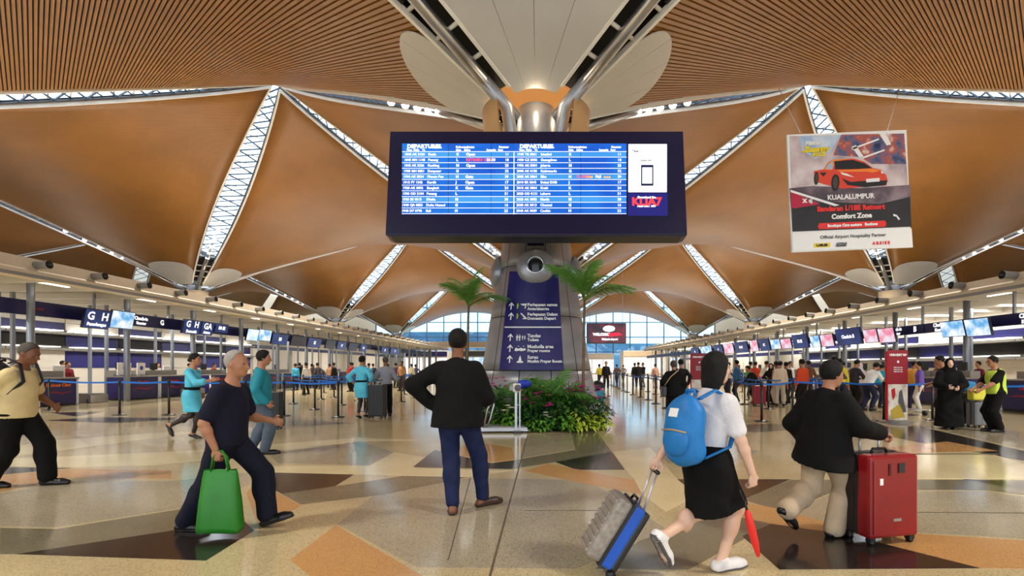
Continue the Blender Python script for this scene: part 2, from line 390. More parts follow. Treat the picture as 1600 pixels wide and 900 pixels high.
# ---------------------------------------------------------------- skylights along the ribs
wn = 0
M_rail = mat('dark_rail', sr(84, 84, 88), .4, .4)
def rib_frame(K, P):
    K = Vector((K[0], K[1], 0)); P = Vector((P[0], P[1], 0)); d = P - K; n = Vector((-d.y, d.x, 0)).normalized()
    def pt(t, side, dz=0, w=1.0):
        g = gap(t) * w; e = g / LR * abs(side)
        return K + d * t + n * (g * side) + Vector((0, 0, ZL + (ZH - ZL) * (t + e * (1 - 2 * t)) + dz))
    return pt
def skylight(K, P, detail):
    global wn
    wn += 1; pt = rib_frame(K, P)
    root = empty('window_%d' % wn, (0, 0, 0)); tag(root, kind='structure')
    root['label'] = 'lens shaped roof skylight running up from a column to a roof peak'; root['category'] = 'skylight'
    n = 22 if detail else 12; t0, t1 = .21, .985
    ts = [t0 + (t1 - t0) * i / n for i in range(n + 1)]
    for s in (-1, 1):                          # white edge trims that follow the shell edges
        tt = [.06 + .93 * i / 24 for i in range(25)]
        m = MB()
        for a, b in zip(tt, tt[1:]): m.bar(pt(a, s, -.02), pt(b, s, -.02), .09, .14)
        m.build('edge_trim', M_trim, root)
        m = MB().tube([pt(t, s * .9, .10) for t in tt[3:]], .06, 8); m.build('gutter_rail', M_rail, root)
    k = 10 if detail else 1
    for i in range(k):
        a0, a1 = i * n // k, (i + 1) * n // k; m = MB(); vs = []; fs = []
        for j in range(a0, a1 + 1): vs += [pt(ts[j], -1.02, .29), pt(ts[j], 1.02, .29)]
        for j in range(a1 - a0): fs.append((2 * j, 2 * j + 2, 2 * j + 3, 2 * j + 1))
        m.add(vs, fs); m.build('pane', M_glass, root)
    q = [.05 + .16 * i / 6 for i in range(7)]; vs = []; fs = []
    for t in q: vs += [pt(t, -1.02, .30), pt(t, 1.02, .30)]
    for j in range(6): fs.append((2 * j, 2 * j + 2, 2 * j + 3, 2 * j + 1))
    MB().add(vs, fs).build('rib_soffit', M_dark, root)
    m = MB()
    for i, t in enumerate(ts[:-1]):
        m.bar(pt(t, -1, .27), pt(t, 1, .27), .06, .05)
    m.build('glazing_bars', M_white, root)['kind'] = 'stuff'
    m = MB(); q = 30 if detail else 14; sd = 1
    for i in range(q):
        a, b = t0 + (t1 - t0) * i / q, t0 + (t1 - t0) * (i + 1) / q
        m.bar(pt(a, sd * .85, .13), pt(b, -sd * .85, .13), .06, .06)
        if i % 2 == 0: m.bar(pt(a, -sd * .85, .13), pt(b, sd * .85, .21), .05, .05)
        sd = -sd
    m.build('lattice_truss', M_truss, root)
    m = MB().tube([pt(.035, 0, -.15), pt(.19, 0, .12), pt(.30, 0, .2)], [.16, .15, .07], 12); m.build('rib_pipe', M_steel, root)
    for t in (.10, .135, .17):
        MB().tube([pt(t, -.9, .05), pt(t, .9, .05)], .05, 8).build('cross_strut', M_white, root)
    if detail:
        for t in (.225, .255, .29, .33, .38):
            MB().lathe([(.0, .0), (.11, .0), (.14, .07), (.1, .2), (0, .2)], 14, pt(t, 0, .04)).build('skylight_lamp', M_lamp, root)
    return root
for x in (-30, 0, 30):
    for y in (14, 44, 74, 104):
        for sx in (-1, 1):
            for sy in (-1, 1):
                px, py = x + sx * 15, y + sy * 15
                skylight((x, y), (px, py), detail=(py == 29 or (py == 59 and y == 74)))
for x in (-60, 60):
    for y in (44, 74):
        s = 1 if x < 0 else -1
        for sy in (-1, 1): skylight((x, y), (x + s * 15, y + sy * 15), False)
# ================================================================ WALLS
facade = empty('wall_far', (0, 121, 0)); tag(facade, 'glazed end wall of the hall with pale mullions', 'wall', kind='structure')
for i in range(-10, 11):
    MB().box((i * 4, 0, 8.5), (.22, .3, 17)).build('mullion', M_truss, facade)
for z in (5.0, 8.5, 12.0, 15.5): MB().box((0, 0, z), (80, .24, .2)).build('transom', M_truss, facade)
for i in range(-10, 10):
    for a, b in ((0, 5), (5, 8.5), (8.5, 12), (12, 17)):
        MB().box((i * 4 + 2, .05, (a + b) / 2), (3.75, .04, b - a - .2)).build('pane', M_fglass, facade)
for s in (-1, 1): MB().box((s * 51.5, 0, 9), (23, .3, 18)).build('wall_panel', M_beige, facade)
for s, w in ((-1, 'left'), (1, 'right')):
    o = MB().box((s * 63, 45, 9), (.4, 160, 18)).build('wall_' + w, M_beige); tag(o, 'plain beige side wall far behind the %s check-in island' % w, 'wall', kind='structure')
# terminal wing and trees outside the end wall
o = MB().box((20, 160, 4), (150, 14, 9)).box((-20, 175, 6), (60, 14, 14)).build('terminal_wing', mat('outside_building', sr(84, 124, 150), .5, var=.15, vscale=.2))
tag(o, 'blue grey terminal wing standing outside the glazed end wall', 'building')
# ================================================================ CENTRAL COLUMN
def petal(K, P1, P2, s0, s1, r0, R, dz, n=8, m=12):
    vs = []; mb = MB()
    for lay in (dz, dz - .035):
        for i in range(n + 1):
            for j in range(m + 1):
                s = s0 + (s1 - s0) * i / n; rm = R * (1 - .20 * abs(2 * s - 1) ** 6); rho = r0 + (rm - r0) * j / m
                th0 = math.asin(min(.7, (gap(rho / LR) + .02) / rho)); th = th0 + (PI / 2 - 2 * th0) * s
                vs.append(hyp(K, P1, P2, rho * math.cos(th) / LR, rho * math.sin(th) / LR, lay))
    N = (n + 1) * (m + 1); q = lambda i, j, k: k * N + i * (m + 1) + j; fs = []
    for i in range(n):
        for j in range(m):
            fs.append((q(i, j, 0), q(i, j + 1, 0), q(i + 1, j + 1, 0), q(i + 1, j, 0)))
            fs.append((q(i, j, 1), q(i + 1, j, 1), q(i + 1, j + 1, 1), q(i, j + 1, 1)))
    mb.add(vs, fs, 0, True); fs = []
    for j in range(m):
        fs.append((q(0, j, 0), q(0, j, 1), q(0, j + 1, 1), q(0, j + 1, 0))); fs.append((q(n, j, 0), q(n, j + 1, 0), q(n, j + 1, 1), q(n, j, 1)))
    for i in range(n):
        fs.append((q(i, 0, 0), q(i + 1, 0, 0), q(i + 1, 0, 1), q(i, 0, 1))); fs.append((q(i, m, 0), q(i, m, 1), q(i + 1, m, 1), q(i + 1, m, 0)))
    return mb.add(vs, fs, 0, False)
def four(x, y):
    h = S / 2
    return [((x, y), (x - h, y - h), (x - h, y + h)), ((x, y), (x + h, y - h), (x + h, y + h)), ((x, y), (x - h, y - h), (x + h, y - h)), ((x, y), (x - h, y + h), (x + h, y + h))]
CO = Vector((0, YC, 0))
col = empty('column', CO); tag(col, 'broad tapering metal clad column holding the flight board', 'column', kind='structure')
def part(mb, name, m, parent=None, **k):       # parts are written in hall coordinates, then hung under the column
    o = mb.build(name, m, parent or col, **k); o.matrix_parent_inverse = Matrix.Translation(-CO) if (parent or col) is col else Matrix.Identity(4); return o
for fi, (K, P1, P2) in enumerate(four(0, YC)):
    for k in range(4):
        part(petal(K, P1, P2, k / 4 + (.0015 if k else 0), (k + 1) / 4 - (.0015 if k < 3 else 0), 1.15, 3.6 if fi != 2 else 4.6, -.05), 'petal_panel', M_petal)
def crad(z): return 1.86 - .155 * z - .20 * (1 - math.exp(-z * 1.4)) + (.0 if z < 4.9 else .0)
rows = [(0, 1.29), (1.31, 2.67), (2.69, 3.98), (4.0, 5.0)]
for ri, (z0, z1) in enumerate(rows):
    for k in range(12):
        a0 = k * PI / 6 + .008 + PI / 12; a1 = (k + 1) * PI / 6 - .008 + PI / 12
        prof = [(crad(z0 + (z1 - z0) * i / 5), z0 + (z1 - z0) * i / 5) for i in range(6)]
        prof = [(r - .03, z) for r, z in prof[::-1]][-1:] + prof + [(prof[-1][0] - .03, z1)]
        part(MB().lathe(prof, 5, CO, a0=a0, a1=a1), 'cladding_panel', M_clad)
part(MB().lathe([(crad(z) - .025, z) for z in (0, .5, 1, 2, 3, 4, 5)] + [(.0, 5)], 36, CO), 'column_core', M_dark)
part(MB().lathe([(1.12, 4.98), (1.12, 5.08), (.82, 5.25), (.74, 5.5), (.68, 6.4), (.68, 6.42), (.64, 6.44), (.64, 6.5), (.66, 6.52), (.60, 7.4), (.52, 8.1), (.5, 8.4), (0, 8.45)], 20, CO), 'column_neck', M_clad)
for sx in (-1, 1):                                                     # wedge struts from the neck to the four rib pipes
    for sy in (-1, 1):
        pt = rib_frame((0, YC), (sx * 15, YC + sy * 15))
        part(MB().tube([CO + Vector((sx * .38, sy * .38, 6.55)), CO + Vector((sx * .62, sy * .62, 7.35)), pt(.05, 0, -.12), pt(.085, 0, -.06)], [.11, .16, .19, .16], 10), 'strut', M_clad)
part(MB().lathe([(1.5, 9.0), (1.5, 9.5), (1.2, 9.9), (0, 10.1)], 24, CO), 'head_dome', M_warm)
for c in (0, PI):
    part(MB().lathe([(1.02, 7.22), (1.28, 7.3), (1.42, 7.6), (1.47, 8.25), (1.43, 8.25), (1.38, 7.62), (1.25, 7.36), (1.02, 7.28)], 16, CO, a0=c - .85, a1=c + .85), 'head_cup', M_warm)
    part(MB().box(CO + Vector((math.cos(c) * .95, 0, 7.5)), (.5, .3, .3)), 'lamp_bracket', M_greyp)
def point(name, loc, e, c, r=.1):
    l = bpy.data.lights.new(name, 'POINT'); l.energy = e; l.color = c; l.shadow_soft_size = r
    o = bpy.data.objects.new(name, l); COL.objects.link(o); o.location = loc; return o
for a in range(4):
    point('column_head_lamp', CO + Vector((1.05 * math.cos(a * PI / 2), 1.05 * math.sin(a * PI / 2), 8.3)), 22, (1, .80, .52), .12)
part(MB().lathe([(0, 0), (.17, 0), (.2, .06), (.2, .42), (.14, .55), (0, .56)], 16, CO + Vector((.16, -.86, 6.55))), 'front_lamp', mat('front_lamp_glow', (1, .9, .72), emit=3.2))
# the round nozzle on the front, and its twins on the sides
for ang in (-PI / 2, PI, 0):
    d = Vector((math.cos(ang), math.sin(ang), 0)); c = CO + d * (crad(3.9) - .1) + Vector((0, 0, 3.92))
    z = (d + Vector((0, 0, .1))).normalized(); y = Vector((0, 0, 1)); x = y.cross(z).normalized(); y = z.cross(x)
    M3 = Matrix((x, y, z)).transposed()
    nz = empty('nozzle', c - CO, 0, col)
    loc = MB().lathe([(.0, -.1), (.48, -.1), (.48, .1), (.455, .15), (.40, .2), (.33, .235), (.24, .27)], 36, (0, 0, 0), M3); loc.build('nozzle_dome', M_clad, nz)
    MB().lathe([(.24, .27), (.215, .285), (.19, .285), (.175, .26), (.17, .2)], 32, (0, 0, 0), M3).build('nozzle_ring', M_steel, nz)
    MB().lathe([(.17, .2), (.15, .1), (0, .08)], 24, (0, 0, 0), M3).build('nozzle_throat', M_black, nz)
    for q in range(4): MB().ball(M3 @ Vector((.40 * math.cos(q * PI / 2), .40 * math.sin(q * PI / 2), .2)), .018, 8).build('bolt', M_steel, nz)
part(MB().box(CO + Vector((0, -crad(4.8) + .06, 4.72)), (.42, .3, .5)), 'bracket_box', M_navyd)
# ---------------------------------------------------------------- wayfinding panel wrapped on the column
M_sign = mat('sign_blue', sr(30, 30, 104), .35, var=.08, vscale=1.2)
def on_col(px, py, off=.05):                                           # point on the cone seen in front of the camera
    z = 2.5
    for _ in range(12):
        r = crad(z) + off; Xg = CX + (px - VX) * (YC - r) / F
        for _ in range(6): Yh = YC - math.sqrt(max(.05, r * r - Xg * Xg)); Xg = CX + (px - VX) * Yh / F
        z = CZ - (py - VY) * Yh / F
    return Vector((Xg, Yh, z))
def patch(x0a, x1a, ya, x0b, x1b, yb, off, nx=10, ny=6):
    mb = MB(); vs = []; fs = []
    for i in range(ny + 1):
        for j in range(nx + 1):
            t = i / ny; s = j / nx; xa = x0a + (x1a - x0a) * s; xb = x0b + (x1b - x0b) * s
            vs.append(on_col(xa + (xb - xa) * t, ya + (yb - ya) * t, off))
    for i in range(ny):
        for j in range(nx):
            a = i * (nx + 1) + j; fs.append((a, a + nx + 1, a + nx + 2, a + 1))
    return mb.add(vs, fs, 0, True)
sign = empty('direction_sign', on_col(832, 578)); tag(sign, 'blue wayfinding sign wrapped on the front of the central column', 'sign')
SI = Matrix.Translation(-sign.location)
def sgn(mb, name, m): o = mb.build(name, m, sign); o.matrix_parent_inverse = SI; return o
pm = patch(796, 872, 424, 780, 881, 578, .045); sgn(pm, 'sign_panel', M_sign)
sgn(patch(788.5, 876.5, 510.2, 788.2, 876.7, 512.2, .05, 10, 1), 'divider_line', M_wprint)
def sgn_text(body, px, py, h, m=M_wprint, bold=.004):
    pc_ = on_col(848, py, .052); x = (on_col(866, py, .052) - on_col(830, py, .052)).normalized(); up = on_col(848, py - 8, .052) - pc_; y = (up - up.dot(x) * x).normalized()
    p = pc_ + x * ((px - 848) * pc_.y / F)
    o = text('sign_lettering', body, h, Matrix.Identity(4), m, sign, bold=bold); o.matrix_parent_inverse = SI; o.matrix_basis = frame(p, x, y); return o
for k, (a, b, y) in enumerate((('Perlepasan semua', 'Antarabangsa', 479), ('Perlepasan Dalam', 'Domestic Depart', 494), ('Tandas', 'Toilets', 527.5), ('Musholla area', 'Prayer rooms', 544.5), ('Surau', 'Muslim Prayer Room', 561))):
    sgn_text(a, 824, y - 2.8, .105 if k < 2 else .115); sgn_text(b, 824, y + 3.6, .1)
def sgn_shape(pts, px, py, sc, m=M_wprint):
    p = on_col(px, py, .052); x = (on_col(px + 20, py, .052) - p).normalized(); up = on_col(px, py - 8, .052) - p; y = (up - up.dot(x) * x).normalized()
    sgn(MB().prism([(a * sc, b * sc) for a, b in pts], 0, .006, frame(p, x, y)), 'sign_symbol', m)
ARROW = [(0, 1), (.75, .2), (.75, -.1), (.16, .4), (.16, -1), (-.16, -1), (-.16, .4), (-.75, -.1), (-.75, .2)]
for px, y in ((799, 478), (798.5, 494), (797.5, 527), (797, 544), (796.5, 561)): sgn_shape(ARROW, px, y, .095)
MANF = [(-.2, .55), (.2, .55), (.3, .5), (.3, -.1), (.16, -.1), (.16, -1), (-.16, -1), (-.16, -.1), (-.3, -.1), (-.3, .5)]
HEAD = [(.17 * math.cos(a * PI / 4), .8 + .17 * math.sin(a * PI / 4)) for a in range(8)]
M_lime = mat('lime_symbol', sr(150, 200, 40), .5)
for px, y in ((809, 478), (808.5, 494)): sgn_shape([(-.3, -1), (.1, -1), (.4, .2), (.1, 1), (-.3, .9)], px, y, .07, M_lime)
sgn_shape([(-1, .6), (1, .7), (.6, -.8), (.3, -.8), (.5, .1), (-.2, .1)], 818, 478, .085)
sgn_shape([(-1, .9), (-.6, .9), (1, -.6), (1, -.9), (-.2, -.9), (-.2, -.6), (.3, -.6)], 818, 494, .085)
for px, m in ((808, MANF), (812, MANF), (816.5, MANF), (820, MANF)):
    sgn_shape(m, px, 527.5, .08 if px < 814 else .055); sgn_shape(HEAD, px, 527.5, .08 if px < 814 else .055)
for px in (809, 817): sgn_shape([(-.9, -.2), (-.5, .3), (0, -.1), (.7, .1), (.9, -.5), (-.3, -.8), (-.9, -.7)], px, 544.5, .085); sgn_shape(HEAD, px + 1, 545, .08)
sgn_shape([(-.8, -1), (.8, -1), (.8, -.6), (.35, -.5), (.3, .1), (0, 1), (-.3, .1), (-.35, -.5), (-.8, -.6)], 812.5, 561, .095)
# ================================================================ FLIGHT BOARD
O = Vector((CX + (838 - VX) * 11.4 / F, 11.4, CZ - (367 - VY) * 11.4 / F)); BT = Vector((O.x, 11.75, CZ - (205 - VY) * 11.75 / F))
BH = (BT - O).length; BW = 6.73; BM = frame(O, (1, 0, 0), BT - O)
board = empty('flight_board', (0, 0, 0)); board.matrix_world = BM; tag(board, 'wide navy departure board with blue flight list mounted on the column', 'flight board')
def bl(px, py):
    t = (367 - py) / 162.; return ((px - 838) / (70.1 - 2 * t), t * BH)
MB().prism([(-BW / 2, 0), (BW / 2, 0), (BW / 2, BH), (-BW / 2, BH)], -.42, 0).build('board_case', M_navyd, board, bevel=.02)
MB().prism([(-BW / 2 + .12, -.035), (BW / 2 - .12, -.035), (BW / 2 - .02, 0), (-BW / 2 + .02, 0)], -.40, -.02).build('lower_trim', mat('dark_trim', sr(60, 58, 62), .4, .5), board)
M_scr = screen_mat('flight_screen', sr(10, 90, 205), sr(20, 118, 222), 1.15, .9, 1)
M_scr2 = screen_mat('flight_screen_light', sr(60, 150, 230), sr(70, 160, 236), 1.15, .9, 1)
M_glow = mat('lit_white', (.92, .96, 1.0), emit=1.0)
M_glowr = mat('lit_red', sr(220, 80, 110), emit=1.0)
M_glowy = mat('lit_amber', sr(230, 180, 70), emit=1.0)
def quad(px0, py0, px1, py1, z, m, name, th=.006):
    a, b = bl(px0, py1), bl(px1, py0); x0b = bl(px0, py1)[0]
    return MB().prism([bl(px0, py1), bl(px1, py1), bl(px1, py0), bl(px0, py0)], z - th, z).build(name, m, board)
quad(628, 225, 978.5, 335.5, .006, M_scr, 'departures_screen')
rowy = [238 + (335 - 238) * i / 11 for i in range(12)]
for i in range(0, 11, 2): quad(628.5, rowy[i] + .8, 978, rowy[i + 1] - .6, .009, M_scr2 if i % 4 == 0 else M_scr, 'screen_row', .002)
for y in rowy: quad(628, y - .35, 978.5, y + .35, .012, M_glow, 'row_line', .003)
quad(802.3, 238, 803.5, 335.5, .012, M_glow, 'column_line', .003)
for x in (700.5, 767, 907): quad(x - .3, 226, x + .3, 335, .011, mat('screen_seam', (.005, .02, .08), .5), 'screen_seam', .003)
def btext(body, px, py, h, m=M_glow, sp=1.0, bold=.004, width=None, align='LEFT'):
    x, y = bl(px, py); o = text('screen_text', body, h, Matrix.Translation((x, y, .014)), m, board, bold=bold, sp=sp, width=width, align=align); return o
left_city = ['Kuala', 'Penang', 'Kuching', 'Denpasar', 'Phnom Pen', 'Kertih', 'Bangkok', 'Penang', 'Dhaka', 'Doha Hamad', 'Bali']
right_city = ['Istanbul', 'Guangzhou', 'Jakarta', 'Kathmandu', 'Sibu', 'Dubai DXB', 'Krabi', 'Lahore', 'Manila', 'Chennai', 'Cochin']
tl = ['%04d' % t for t in (1840, 1845, 1845, 1905, 1910, 1915, 1920, 1930, 1935, 1940, 1940)]
fl = ['AK 5124', 'MH 1148', 'AK 5226', 'MH 0851', 'AK 0534', 'FY 1342', 'AK 0892', 'OD 2104', 'BS 0315', 'QR 0853', 'D7 0798']
tr = ['%04d' % t for t in (1945, 1950, 1955, 2000, 2005, 2010, 2015, 2020, 2025, 2030, 2040)]
fr = ['TK 0061', 'CZ 8302', 'AK 0384', 'AK 0180', 'AK 5864', 'EK 0343', 'AK 0864', 'OD 0131', 'AK 0582', 'AK 0013', 'AK 0039']
for x0, t, f, c in ((629, tl, fl, left_city), (804.5, tr, fr, right_city)):
    d = x0 - 629
    for i in range(11):
        y = (rowy[i] + rowy[i + 1]) / 2 + .2
        sh = -4.2 * i / 10 * (1 if d == 0 else .2)
        btext('%s %s' % (t[i], f[i]), x0 + 3 + sh, y, .078, bold=.0022); btext(c[i], x0 + 40 + sh * .8, y, .080, bold=.0022)
        btext('KLMGHJ'[i % 6], x0 + 84 + sh * .5, y, .086); btext('%d' % (11 + (i * 7) % 29), x0 + 160 + sh * .3, y, .086, bold=.0022)
    btext('DEPARTURES', x0 + 7, 230, .13, bold=.006); btext('Perlepasan', x0 + 43, 231.5, .06, bold=.003)
    btext('Keberangkatan', x0 + 83, 231, .07, bold=.003); btext('Kaunter', x0 + 150, 231, .07, bold=.003)
    btext('Time  Flight    To', x0 + 6, 235.6, .06, bold=.003); btext('Gate    Status', x0 + 83, 235.6, .06, bold=.003); btext('Remarks   Row', x0 + 131, 235.6, .06, bold=.003)
for x, i, b, m in ((728, 0, 'Open', M_glow), (728, 1, 'RETIMED/ 2150', M_glowr), (728, 2, 'Open', M_glow), (727, 4, 'Gate', M_glow), (727, 5, 'Open', M_glow), (727, 6, 'Gate', M_glow), (760, 1, '20.50', M_glow), (900, 4, 'CLOSED', M_glowr), (915, 4, 'now', M_glowy), (930, 4, 'Pk5', M_glow), (943, 4, 'a.s.a', M_glowy)):
    btext(b, x, (rowy[i] + rowy[i + 1]) / 2 + .2, .09, m, bold=.0035)
M_white_scr = mat('lit_white_screen', (.97, .98, 1.0), emit=1.6)
quad(981.5, 226, 1041.5, 301.5, .008, M_white_scr, 'white_advert')
btext('Time', 987, 237.5, .07, M_gprint); btext('Guide info', 999, 252, .065, mat('pale_grey_print', sr(190, 192, 198), .5))
quad(1001, 259, 1020.5, 292, .016, mat('phone_blue', sr(28, 44, 92), .4), 'phone_outline'); quad(1003.2, 263.5, 1018.4, 288.5, .019, M_white_scr, 'phone_screen', .003)
quad(981, 303, 1043, 338, .006, mat('deep_blue_glow', sr(22, 22, 120), emit=.5), 'logo_screen')
btext('KLIA7', 1010, 317, .26, mat('lit_red_logo', sr(235, 60, 70), emit=1.0), bold=.012, align='CENTER'); btext('Download the', 1010, 310, .07, M_glow, align='CENTER'); btext('AIRPORT APP', 1010, 323.5, .07, M_glow, bold=.003, align='CENTER')
for s in (-1, 1): MB().box((s * .5, BH * .55, -.95), (.16, .5, 1.1)).build('mounting_arm', M_greyp, board)
# ================================================================ HANGING POSTER
PY = 13.0; pc = AT(1327, 298.5, PY); PM = Matrix.Translation(pc) @ Matrix.Rotation(math.radians(90), 4, 'X') @ Matrix.Rotation(math.radians(2.4), 4, 'Z')
poster = empty('hanging_poster', pc); poster.matrix_world = PM; tag(poster, 'square advertising poster with an orange sports car hung on two wires', 'poster')
def pl(cx, cy):                                        # from 986x900 study crop to poster metres
    px, py = cx / 4.287 + 1210, cy / 4.287 + 190
    a = (px - (1227 + (py - 207) * .071)) / 184.; b = (389 - py) / 181.5
    return ((a - .5) * 3.0, (b - .5) * 2.95)
def pp(pts, m, z, name='poster_print'): return MB().prism([pl(*p) for p in pts], z - .002, z).build(name, m, poster)
MB().box((0, 0, -.03), (3.04, 2.99, .05)).build('poster_sheet', M_wprint, poster)
M_pbg = screen_mat('poster_sky', sr(226, 214, 214), sr(120, 130, 170), 0, 1.1, 5)
def print_noise(name, cols, scale):
    m = bpy.data.materials.new(name); m.use_nodes = True; n = m.node_tree; b = n.nodes['Principled BSDF']
    tc = n.nodes.new('ShaderNodeTexCoord'); t = n.nodes.new('ShaderNodeTexNoise'); t.inputs['Scale'].default_value = scale; t.inputs['Detail'].default_value = 5; n.links.new(tc.outputs['Object'], t.inputs['Vector'])
    r = n.nodes.new('ShaderNodeValToRGB'); n.links.new(t.outputs[0], r.inputs[0])
    r.color_ramp.elements[0].position = .3; r.color_ramp.elements[1].position = .7
    r.color_ramp.elements[0].color = (*cols[0], 1); r.color_ramp.elements[1].color = (*cols[-1], 1)
    for i, c in enumerate(cols[1:-1]): e = r.color_ramp.elements.new(.3 + .4 * (i + 1) / (len(cols) - 1)); e.color = (*c, 1)
    n.links.new(r.outputs[0], b.inputs['Base Color']); b.inputs['Roughness'].default_value = .45; MATS[name] = m; return m
pp([(85, 80), (850, 95), (915, 715), (122, 715)], print_noise('poster_haze', [sr(120, 118, 140), sr(206, 186, 190), sr(238, 232, 232)], 1.3), .004)
pp([(430, 85), (850, 95), (870, 300), (640, 290), (560, 240), (380, 220)], print_noise('poster_city', [sr(24, 40, 84), sr(90, 100, 140), sr(190, 90, 60), sr(230, 220, 220)], 3.2), .006)
pp([(150, 85), (430, 88), (360, 200), (260, 240), (170, 180)], print_noise('poster_blue', [sr(120, 170, 220), sr(226, 234, 244)], 2), .006)
for pts in ([(500, 170), (530, 160), (585, 240), (560, 250)], [(680, 85), (725, 88), (765, 165), (735, 170)], [(560, 245), (720, 195), (724, 205), (570, 255)], [(500, 180), (680, 120), (684, 130), (505, 190)]): pp(pts, M_wprint, .008)
pp([(95, 430), (250, 420), (560, 450), (900, 440), (915, 715), (122, 715)], print_noise('poster_road', [sr(40, 36, 42), sr(90, 74, 86), sr(150, 130, 140)], 1.2), .007)
pp([(115, 560), (330, 530), (700, 560), (900, 520), (917, 720), (121, 720)], print_noise('poster_black', [sr(12, 10, 12), sr(34, 28, 32)], 1.2), .009)
pp([(102, 450), (300, 545), (130, 565), (110, 560)], mat('crimson_print', sr(190, 20, 60), .5), .011); pp([(100, 440), (430, 556), (400, 562), (102, 456)], M_wprint, .012)
M_carred = mat('car_orange_red', sr(226, 68, 38), .4); M_caro = mat('car_orange', sr(250, 140, 40), .4); M_rim = mat('tyre_print', sr(70, 62, 50), .5)
pp([(252, 322), (320, 312), (345, 270), (390, 250), (520, 250), (590, 275), (645, 318), (705, 332), (738, 372), (748, 408), (735, 438), (560, 442), (450, 448), (420, 440), (300, 405), (265, 390)], M_carred, .014, 'car_body')
pp([(400, 322), (640, 322), (700, 335), (650, 348), (600, 340), (430, 334)], M_caro, .016); pp([(320, 315), (347, 270), (390, 250), (500, 250), (400, 262), (372, 320)], M_caro, .016)
pp([(385, 262), (510, 258), (590, 285), (640, 318), (520, 320), (395, 317)], M_kprint, .018, 'car_windscreen'); pp([(330, 312), (350, 278), (376, 264), (378, 316)], mat('pale_blue_print', sr(170, 190, 214), .4), .018)
pp([(290, 335), (338, 335), (318, 362)], M_kprint, .017)
for cx, cy, rx, ry in ((398, 405, 28, 56), (270, 372, 15, 44)):
    pp([(cx + rx * math.cos(a * PI / 8), cy + ry * math.sin(a * PI / 8)) for a in range(16)], M_kprint, .019, 'car_wheel'); pp([(cx + rx * .6 * math.cos(a * PI / 8), cy + ry * .7 * math.sin(a * PI / 8)) for a in range(16)], M_rim, .021, 'car_wheel')
pp([(428, 336), (475, 350), (522, 374), (470, 362), (440, 352)], M_wprint, .019); pp([(698, 332), (722, 356), (704, 358)], M_wprint, .019)
pp([(440, 378), (500, 405), (560, 402), (705, 405), (746, 404), (738, 436), (600, 444), (480, 425)], M_kprint, .017); pp([(602, 390), (692, 386), (693, 410), (604, 413)], M_wprint, .021, 'number_plate')
def pt_(body, cx, cy, h, m, align='CENTER', bold=.006, w=None, shear=0): text('poster_lettering', body, h, Matrix.Translation((*pl(cx, cy), .024)), m, poster, align, bold, width=w, shear=shear)
pt_('KUALALUMPUR', 503, 505, .17, M_wprint); pt_('Bandaran L/18E Retnort', 505, 580, .175, M_redbright, bold=.01); pt_('Comfort Zone', 512, 634, .17, M_wprint, bold=.008)
MB().prism([pl(*p) for p in ((300, 672), (738, 672), (748, 692), (740, 714), (300, 712), (290, 692))], .010, .013).build('poster_print', M_redbright, poster)
pt_('Boutique Cars aesture   Sections', 520, 693, .095, M_wprint, bold=.006)
pp([(121, 724), (917, 732), (930, 860), (126, 850)], M_wprint, .012); pt_('Official Airport Hospitality Partner', 525, 768, .118, M_gprint, bold=.002)
pp([(265, 806), (376, 806), (376, 834), (267, 834)], M_yellow, .014); pt_('L.MIR.BB', 320, 820, .075, M_kprint); pt_('ATTITLE', 450, 816, .07, M_gprint); pt_('ADANAREA', 448, 829, .05, M_gprint); pt_('A R S I E E', 715, 822, .1, M_redbright)
pt_('Mousur', 243, 135, .13, M_wprint, bold=.012, shear=.2); pt_('Zoneter', 262, 178, .19, M_yellow, bold=.014, shear=.25); pt_('ALCO', 280, 213, .12, M_yellow, bold=.012, shear=.2)
pp([(155, 185), (340, 178), (335, 186), (200, 196)], M_yellow, .02)
pt_('X  aj', 215, 520, .12, M_wprint, bold=.012); pp([(790, 630), (815, 640), (838, 668), (825, 672), (812, 650), (792, 645)], M_wprint, .02)
for (a, b), top in (((1250, 207), (1217, 138)), ((1385, 209), (1406, 138))):
    A, Bt = AT(a, b, PY), AT(top[0], top[1], PY + 7)
    w = MB().tube([A, Bt], .012, 6).build('suspension_wire', M_trim, poster); w.matrix_parent_inverse = PM.inverted()
# ================================================================ OTHER COLUMNS
def far_column(x, y):
    c = empty('column', (x, y, 0)); tag(c, 'metal clad roof column further down the hall', 'column', kind='structure')
    MB().lathe([(1.86, 0), (1.5, 1.4), (1.3, 3), (1.0, 5), (.75, 5.4), (.66, 7.4), (.5, 8.4)], 20).build('column_shaft', M_clad, c)
    MB().lathe([(.68, 6.5), (.8, 6.9), (1.0, 7.2), (1.06, 7.9), (1.0, 7.9), (.9, 7.3), (.68, 7.0)], 20).build('column_head', M_beige, c)
    for K, P1, P2 in four(x, y):
        o = petal(K, P1, P2, 0, 1, 1.1, 3.6, -.05, 14, 8).build('petal_panel', M_petal, c); o.matrix_parent_inverse = Matrix.Translation((-x, -y, 0))
for x in (-30, 0, 30):
    for y in (44, 74, 104): far_column(x, y)
for s in (-30, 30):
    for y in (44, 74): point('column_head_lamp', (s * .93, y - 1.6, 7.4), 60, (1, .8, .5), .2)
